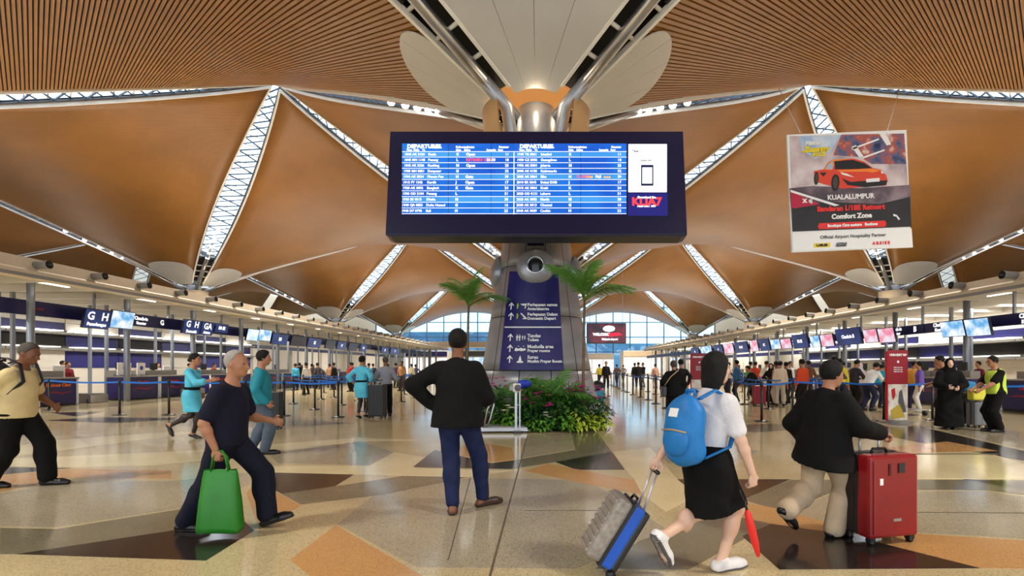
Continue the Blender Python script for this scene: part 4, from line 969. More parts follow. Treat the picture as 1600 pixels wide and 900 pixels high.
def footp(J, n, e=0, heel=0):
    H = J['H']; yaw, pit = J['ft' + n]; R = rotm(yaw, pit, 0); A = J['an' + n]; f = R @ V(0, 1, 0); dn = R @ V(0, 0, -1)
    hl = A + dn * .022 * H - f * .022 * H; ball = A + dn * (.028 * H + heel * .4) + f * .085 * H; toe = A + dn * (.03 * H + heel * .5) + f * .118 * H
    return [cap(hl, ball, .021 * H + e, .020 * H + e, .02), cap(ball, toe, .020 * H + e, .014 * H + e, .02), cap(A + V(0, 0, .01), hl, .021 * H + e, .021 * H + e, .02)], A, R
def head_prims(J):
    H, c, R = J['H'], J['headc'], J['Rh']; f, u, r = R @ V(0, 1, 0), R @ V(0, 0, 1), R @ V(1, 0, 0)
    P = [ell(c + u * .016 * H - f * .006 * H, (.0445 * H, .055 * H, .053 * H), R.T, .02), ell(c - u * .022 * H + f * .014 * H, (.036 * H, .040 * H, .046 * H), R.T, .03), ell(c - u * .052 * H + f * .034 * H, (.018 * H, .016 * H, .014 * H), R.T, .03),
         cap(c + f * .050 * H + u * .006 * H, c + f * .063 * H - u * .018 * H, .006 * H, .010 * H, .014), ell(c + f * .047 * H + u * .014 * H, (.032 * H, .008 * H, .006 * H), R.T, .015),
         ell(c + f * .049 * H - u * .036 * H, (.016 * H, .008 * H, .006 * H), R.T, .01), cap(J['neck'] - J['sp'] * .03 * H, c - u * .035 * H - f * .012 * H, .034 * H, .031 * H, .03)]
    for s in (-1, 1): P.append(ell(c + r * s * .045 * H - f * .006 * H - u * .004 * H, (.006 * H, .014 * H, .02 * H), R.T, .006)); P.append(ell(c + r * s * .022 * H + f * .036 * H - u * .014 * H, (.014 * H, .012 * H, .012 * H), R.T, .02))
    return P
def hand_prims(J, n):
    H = J['H'] / 1.7; s = -1 if n == 'L' else 1; W_ = J['wr' + n]; d0 = unit(W_ - J['el' + n]); hd = J['hn' + n]
    curl = .5; d = d0; pn = V(-s, 0.15, 0)
    if hd is not None:
        if len(hd) > 2 and hd[2] is not None: curl = hd[2]
        if len(hd) > 3 and hd[3] is not None: d = unit(np.array(hd[3], float))
        if len(hd) > 4 and hd[4] is not None: pn = np.array(hd[4], float)
    nrm = unit(pn - (pn @ d) * d); ts = np.cross(d, nrm) * s; R = np.stack([d, ts, nrm])
    P = [cap(W_ - d0 * .05 * H, W_ + d * .02 * H, .024 * H, .022 * H, .015), ell(W_ + d * .05 * H, (.052 * H, .042 * H, .018 * H), R, .012)]
    for q, (o, l) in enumerate(((.031, .066), (.011, .076), (-.010, .070), (-.030, .054))):
        p = W_ + (d * .088 + ts * o) * H; a = curl * .35
        for seg, rr in ((.46, .0092), (.30, .0085), (.24, .0078)):
            a += curl * (.75 if seg < .46 else .55); dr = d * math.cos(a) + nrm * math.sin(a); p2 = p + dr * l * seg * H; P.append(cap(p, p2, rr * H, rr * H * .94, .004)); p = p2
    p = W_ + (d * .022 + ts * .03) * H; dr = unit(d * .75 + ts * .75 + nrm * .35); p2 = p + dr * .042 * H; P.append(cap(p, p2, .0125 * H, .0105 * H, .012)); P.append(cap(p2, p2 + unit(d * .9 + ts * .2 + nrm * (.3 + curl * .4)) * .032 * H, .0105 * H, .0085 * H, .006))
    return P
def limbs(J, g=1.0):
    H = J['H']; L = []
    for n in 'LR':
        L += [cap(J['sh' + n], J['el' + n], .031 * H * g, .024 * H * g, .03), cap(J['el' + n], J['wr' + n], .0245 * H * g, .0165 * H, .02), ell(J['el' + n] * .72 + J['wr' + n] * .28, (.026 * H * g,) * 3, None, .02)]
        L += [cap(J['hp' + n], J['kn' + n], .050 * H * g, .034 * H * g, .04), cap(J['kn' + n], J['an' + n], .033 * H * g, .021 * H, .03), ell(J['kn' + n] * .68 + J['an' + n] * .32 - V(0, .008 * H, 0), (.033 * H * g, .036 * H * g, .055 * H), None, .03)]
    return L
def person(root_loc, rz, J, look, label, h=.013, hand_h=.0055, group=None, name='person'):
    """look: dict of pieces -> (material, options)"""
    H = J['H']; skin = look['skin']; g = look.get('girth', 1.0); hp = head_prims(J)
    bare = []
    for n in 'LR': bare += footp(J, n, -.002)[0]
    v, f = sdf_mesh(hp + torso(J, g, -.006) + limbs(J, g) + bare, h); parts = [(v, f, skin)]
    for n in 'LR':
        if hand_h: v, f = sdf_mesh(hand_prims(J, n), hand_h); parts.append((v, f, skin))
        else:
            d = unit(J['wr' + n] - J['el' + n]); v, f = sdf_mesh([cap(J['wr' + n], J['wr' + n] + d * .085 * H, .018 * H, .012 * H)], h); parts.append((v, f, skin))
    body = link(name, np_mesh(name, parts)); body.location = root_loc; body.rotation_euler = (0, 0, rz); tag(body, label, 'person', group)
    def piece(nm, prims, m, cuts=(), fold=0, hh=None, fs=22.):
        v, f = sdf_mesh(prims, hh or h, cuts, fold, fs)
        if len(v): return link(nm, np_mesh(nm, [(v, f, m)]), body)
    sp, hip, c, R = J['sp'], J['hip'], J['headc'], J['Rh']; fwd, up, rt = R @ V(0, 1, 0), R @ V(0, 0, 1), R @ V(1, 0, 0)
    # ---- trousers
    if 'trousers' in look:
        m, o = look['trousers']; e = o.get('loose', .012); P = [ell(hip + V(0, 0, -.01 * H), (.092 * H * g + e, .068 * H * g + e, .075 * H), None, .05), cap(hip + V(0, 0, .0), hip + sp * .05 * H, .07 * H * g, .07 * H * g, .04)]
        for n in 'LR':
            an = J['an' + n]; end = J['kn' + n] + (an - J['kn' + n]) * o.get('len', .93)
            P += [cap(J['hp' + n], J['kn' + n], .052 * H * g + e, .038 * H * g + e * 1.1, .035), cap(J['kn' + n], end, .038 * H * g + e * 1.1, o.get('cuff', .030) * H + e, .03), ell(J['kn' + n] * .68 + an * .32 - V(0, .008 * H, 0), (.033 * H * g + e, .036 * H * g + e, .06 * H + e), None, .04)]
        cut = [(hip + sp * .065 * H, sp)]
        piece('trousers', P, m, cut + [((0, 0, .012), (0, 0, -1))], .0035)
    if 'skirt' in look:
        m, o = look['skirt']; z1 = o['hem']; ctr = hip + sp * .045 * H; kn = (J['knL'] + J['knR']) / 2; bot = V(kn[0] * .8 + hip[0] * .2, kn[1] * .7 + hip[1] * .3, z1 - .12)
        P = [cap(ctr, hip + V(0, 0, -.04 * H), .085 * H * g + .012, .105 * H * g + .012, .05, I3, (1, 1.3, 1)), cap(hip + V(0, 0, -.04 * H), bot, .105 * H * g + .012, o.get('flare', .12) * H, .05, I3, (1, 1.2, 1))]
        for n in 'LR': P.append(cap(J['hp' + n], J['kn' + n], .055 * H, .05 * H, .06))
        piece('skirt', P, m, [(hip + sp * .062 * H, sp), ((0, 0, z1), o.get('hemn', (0, 0, -1)))], .004, fs=26)
    if 'stocking' in look:
        P = []
        for n in 'LR': P += [cap(J['hp' + n], J['kn' + n], .050 * H + .003, .034 * H + .003, .03), cap(J['kn' + n], J['an' + n], .033 * H + .003, .021 * H + .003, .03), ell(J['kn' + n] * .68 + J['an' + n] * .32 - V(0, .008 * H, 0), (.036 * H, .038 * H, .057 * H), None, .03)]
        piece('stocking', P, look['stocking'], [(hip, (0, 0, 1))])
    # ---- top
    m, o = look['top']; e = o.get('loose', .014); sl = o.get('sleeve', 'short'); P = torso(J, g, e, o.get('bust', 0))
    for n in 'LR':
        sh, el_, wr = J['sh' + n], J['el' + n], J['wr' + n]
        if sl == 'short': P.append(cap(sh, sh + (el_ - sh) * .72, .034 * H * g + e, .033 * H * g + e, .03))
        elif sl == 'long': P += [cap(sh, el_, .034 * H * g + e, .030 * H * g + e, .03), cap(el_, el_ + (wr - el_) * .95, .031 * H * g + e, .024 * H + e, .025)]
        elif sl == 'three': P += [cap(sh, el_, .034 * H * g + e, .030 * H * g + e, .03), cap(el_, el_ + (wr - el_) * .45, .031 * H * g + e, .033 * H + e, .025)]
    hem = o.get('hem', hip[2] - .03 * H)
    if o.get('coat'):
        P.append(cap(hip + sp * .14 * H, V(hip[0] + o.get('sway', 0), hip[1] - .01, hem - .1), .095 * H * g + e, o['coat'] * H * g + e, .06, I3, (1, 1.3, 1)))
    cuts = [((hip[0], hip[1], hem), o.get('hemn', (0, 0, -1))), (J['neck'] + sp * .008 * H + J['fw'] * .0, sp + J['fw'] * .5)]
    piece(o.get('name', 'shirt'), P, m, cuts, o.get('fold', .0035))
    if 'collar' in look:
        nk = J['neck']; piece('collar', [cap(nk - sp * .02 * H - J['fw'] * .004 * H, nk + sp * .012 * H, .046 * H, .040 * H, .01)], look['collar'], [(nk + sp * .012 * H, sp + J['fw'] * .35)])
    if 'belt' in look:
        b_ = hip + sp * .068 * H; P = [cap(b_, b_ + sp * .001, .086 * H * g + .022, None, .01, J['Rs'].T, (1, 1.22, 1))]
        piece('belt', P, look['belt'], [(b_ + sp * .018 * H, sp), (b_ - sp * .018 * H, -sp)])
    if 'vest' in look:
        P = torso(J, g, e + .026); piece('safety_vest', P, look['vest'], [((hip[0], hip[1], hip[2] - .03), (0, 0, -1)), (J['neck'] - sp * .0 * H, sp + J['fw'] * .3), (J['shR'] + J['rt'] * .005, J['rt'] + .0 * sp), (J['shL'] - J['rt'] * .005, -J['rt'])])
    # ---- shoes
    if 'shoes' in look:
        m, o = look['shoes']
        for n in 'LR':
            P, A, Rf = footp(J, n, o.get('e', .011), o.get('heel', 0)); dn = Rf @ V(0, 0, -1); cuts = [(A + dn * (.045 * H - .001), dn)] if not o.get('heel') else [(A + dn * (.045 * H + .02), dn)]
            cuts.append((A + Rf @ V(0, 0, o.get('top', .01)), Rf @ V(0, -.35, 1)))
            piece('shoe', P, m, cuts, hh=min(h, .010))
            if o.get('sole'):
                piece('sole', [(q[0], q[1], q[2], q[3] + .006, q[4] + .006, *q[5:]) for q in P[:2]], o['sole'], [(A + dn * (.045 * H - .001), dn), (A + dn * .034 * H, -dn)], hh=min(h, .008))
            if o.get('heel'): piece('heel', [cap(A + dn * .02 * H - (Rf @ V(0, 1, 0)) * .025 * H, A + dn * .045 * H - (Rf @ V(0, 1, 0)) * .03 * H, .012 * H, .008, .01)], m)
    # ---- hair
    if 'hair' in look:
        m, o = look['hair']; th = o.get('th', .009); P = [ell(c + up * .020 * H - fwd * .008 * H, (.0455 * H + th, .056 * H + th, .054 * H + th), R.T, .02)]
        cuts = [(c + fwd * o.get('front', .030) * H + up * .03 * H, fwd * 1 - up * o.get('tilt', .55)), (c - up * o.get('nape', .045) * H, -up + fwd * .35)]
        if o.get('bob'):
            P += [cap(c + up * .0 * H - fwd * .014 * H, c - up * .075 * H - fwd * .012 * H, .054 * H, .057 * H, .04, R.T, (1, 1.05, 1)), ell(c - up * .05 * H - fwd * .01 * H, (.056 * H, .052 * H, .055 * H), R.T, .04)]
            cuts = [(c + fwd * .022 * H, fwd - up * .5), (c - up * .098 * H, -up)]
        if o.get('bun'): P.append(ell(c - fwd * .064 * H - up * .006 * H, (.026 * H,) * 3, None, .01))
        piece('hair', P, m, cuts, o.get('fold', .0015), fs=60.)
    if 'hijab' in look:
        P = [ell(c + up * .014 * H - fwd * .006 * H, (.052 * H, .062 * H, .062 * H), R.T, .03), cap(c - up * .03 * H, J['neck'] - sp * .08 * H, .055 * H, .11 * H, .06, I3, (1, 1.3, 1))]
        piece('headscarf', P, look['hijab'], [(c + fwd * .040 * H, fwd)], .003)
    if look.get('face'):
        for s in (-1, 1):
            p = c + rt * s * .0195 * H + fwd * .0455 * H + up * .004 * H
            e_ = MB().ball(p, .0062 * H, 10).build('eye', M_eye, body); MB().ball(p + fwd * .0030 * H, .0045 * H, 8).build('iris', M_kprint, e_)
            piece('eyebrow', [cap(p + up * .012 * H - rt * .009 * H, p + up * .012 * H + rt * .009 * H + V(0, 0, -.001), .0022 * H, .0018 * H, .002)], look['hair'][0] if 'hair' in look else M_kprint, hh=.004)
        piece('lips', [ell(c + fwd * .0535 * H - u_(R) * .036 * H, (.013 * H, .004 * H, .004 * H), R.T, .003)], M_lip, hh=.004)
    if look.get('glasses'):
        gl = MB()
        for s in (-1, 1):
            p = c + rt * s * .020 * H + fwd * .058 * H + up * .003 * H
            gl.tube([p + rt * .015 * H * math.cos(a * PI / 5) + up * .012 * H * math.sin(a * PI / 5) for a in range(10)], .0012 * H, 6, closed=True); gl.tube([p + rt * s * .015 * H, c + rt * s * .047 * H - fwd * .004 * H + up * .006 * H], .0012 * H, 6)
        gl.tube([c + fwd * .06 * H - rt * .005 * H + up * .004 * H, c + fwd * .06 * H + rt * .005 * H + up * .004 * H], .0012 * H, 6); gl.build('spectacles', M_kprint, body)
    return body
def u_(R): return R @ V(0, 0, 1)
M_eye = mat('eye_white', sr(120, 104, 92), .4); M_lip = mat('lip', sr(150, 84, 74), .5)
def cloth(name, c, r=.85, var=.08): return mat(name, sr(*c), r, var=var, vscale=9, bump=.25, bscale=90, spec=.25)
SK_tan = mat('skin_tan', sr(176, 122, 90), .5, var=.05); SK_brown = mat('skin_brown', sr(128, 80, 54), .5, var=.05); SK_fair = mat('skin_fair', sr(226, 184, 158), .5, var=.04)
HR_black = mat('hair_black', sr(12, 10, 10), .5, spec=.25, bump=.5, bscale=160, var=.2, vscale=60); HR_grey = mat('hair_grey', sr(168, 162, 154), .6, bump=.5, bscale=160, var=.15, vscale=60); HR_salt = mat('hair_dark_grey', sr(74, 66, 58), .6, bump=.5, bscale=160, var=.2, vscale=60)
C_black = cloth('black_cloth', (10, 10, 11)); C_navy = cloth('navy_cloth', (20, 22, 40)); C_navyt = cloth('navy_trouser', (20, 22, 38)); C_cream = cloth('cream_cloth', (226, 204, 150)); C_jeans = cloth('dark_jeans', (28, 36, 70), var=.25); C_jgrey = cloth('grey_jeans', (84, 96, 112), var=.15)
C_turq = cloth('turquoise_cloth', (92, 196, 224), .6); C_teal = cloth('teal_cloth', (36, 140, 158), .6); C_beige = cloth('beige_trouser', (190, 168, 140)); C_white = cloth('white_cloth', (232, 228, 230)); C_hivis = cloth('lime_vest', (204, 232, 84), .6); C_grey = cloth('grey_cloth', (150, 150, 158)); C_stock = mat('dark_stocking', sr(40, 28, 26), .5)
L_black = mat('black_leather', sr(18, 15, 14), .35); L_brown = mat('brown_leather', sr(58, 38, 30), .45); L_white = mat('white_shoe', sr(236, 232, 230), .5); L_sole = mat('grey_sole', sr(90, 88, 92), .6)
R_ = math.radians
# ---------------------------------------------------------------- the people walking through the foreground
J = skel(1.74, .91, lean=R_(1), feet={'L': (-.02, -.14, 0, 8, 0), 'R': (.23, .12, 0, -52, 0)}, hands={'L': ((-.26, .03, 1.02), (-1, -.25, -.1), .9, (.6, .5, -.5), (.8, -.3, 0)), 'R': ((.16, .27, 1.12), (.6, -.8, -.5), .7, (-.6, .6, .2), (-.3, -.6, 0))}, shift=(0, 0), head=R_(-3), turn=R_(6))
person((-.585, 4.97, 0), 0, J, dict(skin=SK_brown, girth=1.10, top=(C_black, dict(name='jacket', sleeve='long', loose=.022, hem=.81, coat=.135, fold=.004)), collar=C_black, trousers=(C_jeans, dict(loose=.008, cuff=.032)), shoes=(L_brown, dict(top=-.028, e=.009)), hair=(HR_black, dict(th=.014, nape=.04))),
       'man in black jacket and jeans seen from behind, hand on hip, below the flight board', .0115, .006)
J = skel(1.57, .77, lean=R_(4), feet={'R': (.03, -.34, 0, 0, 0), 'L': (-.08, .30, .015, 0, 18)}, hands={'R': ((.20, .03, .71), (.6, -1, 0), 1.25, (0, .1, -1), (-1, 0, 0)), 'L': ((-.24, .26, .90), (-.4, -1, -.3), .6)}, head=R_(2))
person((-2.44, 4.36, 0), R_(-90), J, dict(skin=SK_tan, girth=1.02, face=1, top=(C_navy, dict(name='polo_shirt', sleeve='short', loose=.016, hem=.72, coat=.105)), collar=C_navy, trousers=(C_navyt, dict(loose=.022, cuff=.036)), shoes=(L_black, dict(top=.0, e=.012, sole=L_black)), hair=(HR_grey, dict(th=.007, front=.005, tilt=.5))),
       'grey haired man in navy polo striding with a green bag in hand', .0115, .006)
J = skel(1.70, .86, lean=R_(5), feet={'R': (.04, -.27, 0, 0, 0), 'L': (-.06, .27, .0, 0, 0)}, hands={'R': ((.24, -.16, .86), (.6, -1, 0), .7), 'L': ((-.24, .2, .92), (-.5, -1, 0), .7)}, head=R_(16), turn=R_(0))
person((-5.84, 5.92, 0), R_(-82), J, dict(skin=SK_brown, girth=1.0, face=1, top=(C_cream, dict(name='polo_shirt', sleeve='short', loose=.018, hem=.80, coat=.112)), trousers=(C_black, dict(loose=.028, cuff=.034)), shoes=(L_black, dict(top=.0)), hair=(HR_salt, dict(th=.007, front=.022))),
       'man in cream shirt and black trousers wearing a black backpack, looking down', .012, .0065)
J = skel(1.52, .755, lean=R_(5), feet={'R': (.06, .07, 0, -10, 0), 'L': (-.06, -.36, .20, 0, -58)}, hands={'L': ((-.22, -.27, .71), (-.9, -.6, 0), 1.3, (-.2, -.5, -.9), (.7, -.5, .2)), 'R': ((.25, .14, .68), (.6, -1, 0), 1.1, (0, .15, -1))}, head=R_(-2), turn=R_(-12))
girl = person((1.38, 3.50, 0), R_(-58), J, dict(skin=SK_fair, girth=.96, top=(C_white, dict(name='blouse', sleeve='short', loose=.010, hem=.70)), skirt=(C_black, dict(hem=.375, flare=.108, hemn=(.1, .25, -1))), shoes=(L_white, dict(top=.018, e=.013, sole=L_sole)), hair=(HR_black, dict(bob=1))),
       'woman with black bob, white blouse and long black skirt pulling a trolley case', .0105, .0055)
GJ = J
J = skel(1.45, .735, lean=R_(6), feet={'R': (.07, .03, 0, -8, 0), 'L': (-.07, -.36, .17, 0, -42)}, hands={'R': ((.30, .27, .86), (.5, -1, -.6), 1.2, (.6, .5, -.3), (.3, -.2, -1)), 'L': ((-.22, .1, .74), (-.6, -1, 0), .6)}, head=R_(4), turn=R_(-20))
person((2.56, 4.22, 0), R_(-62), J, dict(skin=SK_tan, girth=1.08, top=(C_black, dict(name='jacket', sleeve='long', loose=.028, hem=.60, coat=.165, hemn=(-.15, .1, -1))), trousers=(C_beige, dict(loose=.020, cuff=.042, len=.98)), shoes=(L_black, dict(top=.0, e=.012)), hair=(HR_black, dict(th=.017, nape=.05))),
       'person in loose black jacket and beige trousers wheeling a red suitcase', .0115, .0055)
# ---------------------------------------------------------------- staff and others a little further in
J = skel(1.64, .86, lean=R_(3), feet={'R': (.03, .05, .03, 0, -18), 'L': (-.04, -.40, .18, 0, -62)}, hands={'R': ((.17, .44, 1.13), (.5, -.3, -1), .3), 'L': ((-.22, .05, .86), (-.4, -1, 0), .6)})
person((-6.62, 9.95, 0), R_(-84), J, dict(skin=SK_tan, girth=.98, face=1, top=(C_turq, dict(name='uniform_jacket', sleeve='three', loose=.012, hem=.90, bust=1)), skirt=(C_turq, dict(hem=.52, flare=.115)), belt=C_black, stocking=C_stock, shoes=(L_black, dict(top=-.02, heel=.02, e=.004)), hair=(HR_black, dict(th=.012, bun=1))),
       'attendant in turquoise dress with black belt walking with one arm reaching ahead', .016, .009)
J = skel(1.65, .855, feet={'R': (.07, .06, 0, -5, 0), 'L': (-.07, -.16, 0, 0, 0)}, hands={'R': ((.24, .10, .84), None, .7), 'L': ((-.24, .05, .84), None, .7)}, head=R_(3))
person((-4.27, 8.15, 0), R_(-66), J, dict(skin=SK_tan, girth=1.08, face=1, top=(C_teal, dict(name='shirt', sleeve='long', loose=.018, hem=.80, coat=.11)), collar=C_teal, trousers=(C_jgrey, dict(loose=.016, cuff=.036)), shoes=(L_black, dict(top=.0, e=.012)), hair=(HR_black, dict(th=.015))),
       'dark haired man in teal shirt half hidden behind the grey haired man', .014, .008)
J = skel(1.68, .885, feet={'R': (.09, .05, .03, -20, -12), 'L': (-.03, -.12, .03, 5, -12)}, hands={'R': ((.26, .05, .95), (.8, -.8, 0), .8), 'L': ((-.25, .04, .93), (-.8, -.6, 0), .6)})
person((-4.78, 14.0, 0), R_(-12), J, dict(skin=SK_tan, girth=1.0, top=(C_turq, dict(name='uniform_jacket', sleeve='three', loose=.012, hem=.93)), skirt=(C_turq, dict(hem=.55, flare=.125)), belt=C_black, stocking=C_stock, shoes=(L_black, dict(top=-.02, heel=.02, e=.004)), hair=(HR_black, dict(th=.013, bun=1))),
       'attendant in turquoise dress seen from behind beside a tall black suitcase', .018, None)
J = skel(1.68, .88, feet={}, hands={'R': ((.20, .28, 1.05), None, .7), 'L': ((-.20, .30, 1.10), None, .7)})
person((-4.28, 14.5, 0), R_(20), J, dict(skin=SK_brown, girth=1.05, top=(C_grey, dict(name='shirt', sleeve='long', loose=.016, hem=.82)), trousers=(C_black, dict(loose=.014)), shoes=(L_black, {}), hair=(HR_salt, dict(th=.008))),
       'man in pale grey shirt standing behind the tall black suitcase', .02, None)
J = skel(1.63, .84, lean=R_(3), feet={'R': (.08, .02, 0, -8, 0), 'L': (-.09, -.02, 0, 8, 0)}, hands={'R': ((.16, .36, .90), (.6, -.8, -.3), .9), 'L': ((-.14, .38, .90), (-.6, -.8, -.3), .9)}, head=R_(4))
person((9.9, 10.95, 0), R_(80), J, dict(skin=SK_tan, girth=1.14, face=1, glasses=1, top=(C_black, dict(name='shirt', sleeve='short', loose=.014, hem=.76)), vest=C_hivis, trousers=(C_black, dict(loose=.018, cuff=.036)), shoes=(L_black, dict(e=.012)), hair=(HR_black, dict(th=.012))),
       'guard in lime safety vest and black trousers bending over a luggage trolley', .014, .008)
J = skel(1.58, .83, lean=R_(2), feet={'R': (.06, .0, 0, 0, 0), 'L': (-.06, -.02, 0, 0, 0)}, hands={'R': ((.1, .3, .95), (.8, -.6, -.3), .8), 'L': ((-.12, .28, .93), (-.8, -.6, -.3), .8)})
person((9.28, 11.45, 0), R_(155), J, dict(skin=SK_fair, girth=1.1, top=(C_black, dict(name='abaya', sleeve='long', loose=.03, hem=.06, coat=.15, fold=.006)), hijab=C_black, shoes=(L_black, {}), face=1),
       'woman in long black robe and headscarf facing the guard', .016, .009)
J = skel(1.68, .87, lean=R_(6), feet={'R': (.08, .0, 0, 0, 0), 'L': (-.08, -.08, 0, 0, 0)}, hands={'R': ((.2, .28, .98), None, .8), 'L': ((-.2, .26, .95), None, .8)}, head=R_(12))
person((9.95, 12.4, 0), R_(60), J, dict(skin=SK_tan, girth=1.1, top=(C_black, dict(name='shirt', sleeve='short', loose=.018, hem=.78)), trousers=(C_black, dict(loose=.02)), shoes=(L_black, {}), hair=(HR_black, dict(th=.012))),
       'man in black shirt standing behind the woman in the black robe', .018, None)
J = skel(1.56, .80, lean=R_(5), feet={'R': (.05, .18, 0, 0, 0), 'L': (-.06, -.22, .05, 0, -20)}, hands={'L': ((-.30, .02, .82), None, .7), 'R': ((.22, .12, .8), None, .7)})
person((3.54, 13.1, 0), R_(-8), J, dict(skin=SK_tan, girth=1.15, top=(C_black, dict(name='jacket', sleeve='long', loose=.024, hem=.66, coat=.145)), trousers=(C_black, dict(loose=.016)), shoes=(L_black, {}), hair=(HR_salt, dict(th=.016, bun=1))),
       'woman in black walking away along the belt barrier with a shoulder bag', .018, None)

# ================================================================ THE CROWD: small figures, one mesh each, colours from their own properties
C_top = obj_color_mat('crowd_top', 'top_colour'); C_bot = obj_color_mat('crowd_trousers', 'bottom_colour')
def crowd_mesh(name, J, hij=False, skirt=False, hair=HR_black, skin=SK_tan, long=True):
    H = J['H']; h = .03; parts = []; hip, sp = J['hip'], J['sp']; c, R = J['headc'], J['Rh']; fw, up = R @ V(0, 1, 0), R @ V(0, 0, 1)
    add = lambda P, m, cuts=(), hh=h: parts.append((*sdf_mesh(P, hh, cuts), m))
    arms = [cap(J['wr' + n], J['wr' + n] + unit(J['wr' + n] - J['el' + n]) * .08 * H, .02 * H, .014 * H) for n in 'LR'] + ([] if long else [cap(J['el' + n], J['wr' + n], .025 * H, .02 * H) for n in 'LR'])
    add(head_prims(J), skin, (), .016); add(arms, skin, (), .02)
    P = torso(J, 1.05, .016)
    for n in 'LR': P += [cap(J['sh' + n], J['el' + n], .04 * H, .036 * H)] + ([cap(J['el' + n], J['wr' + n], .036 * H, .028 * H)] if long else [])
    add(P, C_top, [(hip - V(0, 0, .04 * H), (0, 0, -1)), (J['neck'] + sp * .008 * H, sp)])
    P = [ell(hip - V(0, 0, .01), (.1 * H, .078 * H, .08 * H), None)]
    for n in 'LR': P += [cap(J['hp' + n], J['kn' + n], .058 * H, .046 * H), cap(J['kn' + n], J['an' + n], .046 * H, .036 * H)]
    if skirt: P = [cap(hip, V(hip[0], hip[1], .05), .1 * H, .14 * H, .04, I3, (1, 1.25, 1))]
    add(P, C_bot, [(hip + V(0, 0, .03), (0, 0, 1)), ((0, 0, .05), (0, 0, -1))])
    P = []
    for n in 'LR': P += footp(J, n, .01)[0]
    add(P, L_black, [((0, 0, .0), (0, 0, -1))], .02)
    if hij: add([ell(c + up * .014 * H - fw * .006 * H, (.052 * H, .062 * H, .062 * H), R.T), cap(c - up * .03 * H, J['neck'] - sp * .07 * H, .055 * H, .1 * H, .06, I3, (1, 1.3, 1))], C_top, [(c + fw * .04 * H, fw)], .02)
    else: add([ell(c + up * .02 * H - fw * .008 * H, (.054 * H, .064 * H, .062 * H), R.T)], hair, [(c + fw * .03 * H + up * .03 * H, fw - up * .55), (c - up * .045 * H, -up + fw * .35)], .016)
    return np_mesh(name, parts)
CM = {
 'stand': crowd_mesh('person', skel(1.65, None, feet={}, hands={})),
 'walk': crowd_mesh('person', skel(1.65, .83, lean=.06, feet={'R': (.06, .24, 0, 0, 8), 'L': (-.06, -.26, .03, 0, -20)}, hands={'R': ((.2, -.14, .86), None), 'L': ((-.2, .2, .92), None)})),
 'reach': crowd_mesh('person', skel(1.65, None, lean=.12, feet={}, hands={'R': ((.16, .4, 1.02), (.6, -.8, -.4)), 'L': ((-.16, .36, 1.0), (-.6, -.8, -.4))}, head=.2)),
 'fold': crowd_mesh('person', skel(1.65, None, feet={}, hands={'R': ((-.05, .22, 1.12), (1, -.3, -.6)), 'L': ((.06, .2, 1.08), (-1, -.3, -.6))})),
 'bare': crowd_mesh('person', skel(1.65, None, feet={'R': (.1, .06, 0, -10, 0)}, hands={'R': ((.22, .1, .84), None)}), long=False, skin=SK_brown),
 'veil': crowd_mesh('person', skel(1.6, None, feet={}, hands={'R': ((.12, .25, 1.0), (1, -.3, -.6))}), hij=True, skirt=True, skin=SK_fair),
 'bend': crowd_mesh('person', skel(1.65, .8, lean=.55, feet={'L': (-.1, -.1, 0, 0, 0)}, hands={'R': ((.2, .5, .75), (.6, -.8, .4)), 'L': ((-.18, .48, .78), (-.6, -.8, .4))}, head=.1)),
}
def folk(loc, kind, rz, top, bot, label, group, H=1.65):
    o = link('person', CM[kind]); o.location = loc; o.rotation_euler = (0, 0, R_(rz)); o.scale = (H / 1.65,) * 3; o['top_colour'] = sr(*top); o['bottom_colour'] = sr(*bot); tag(o, label, 'person', group); return o
K_, N_, Wt, Bl = (24, 22, 24), (36, 40, 70), (226, 222, 216), (70, 90, 130)
FAR = 'travellers at the far end'; RQ = 'travellers in the right queue'; LQ = 'travellers in the left queue'; ST = 'people behind the left counters'; SR = 'people behind the right counters'
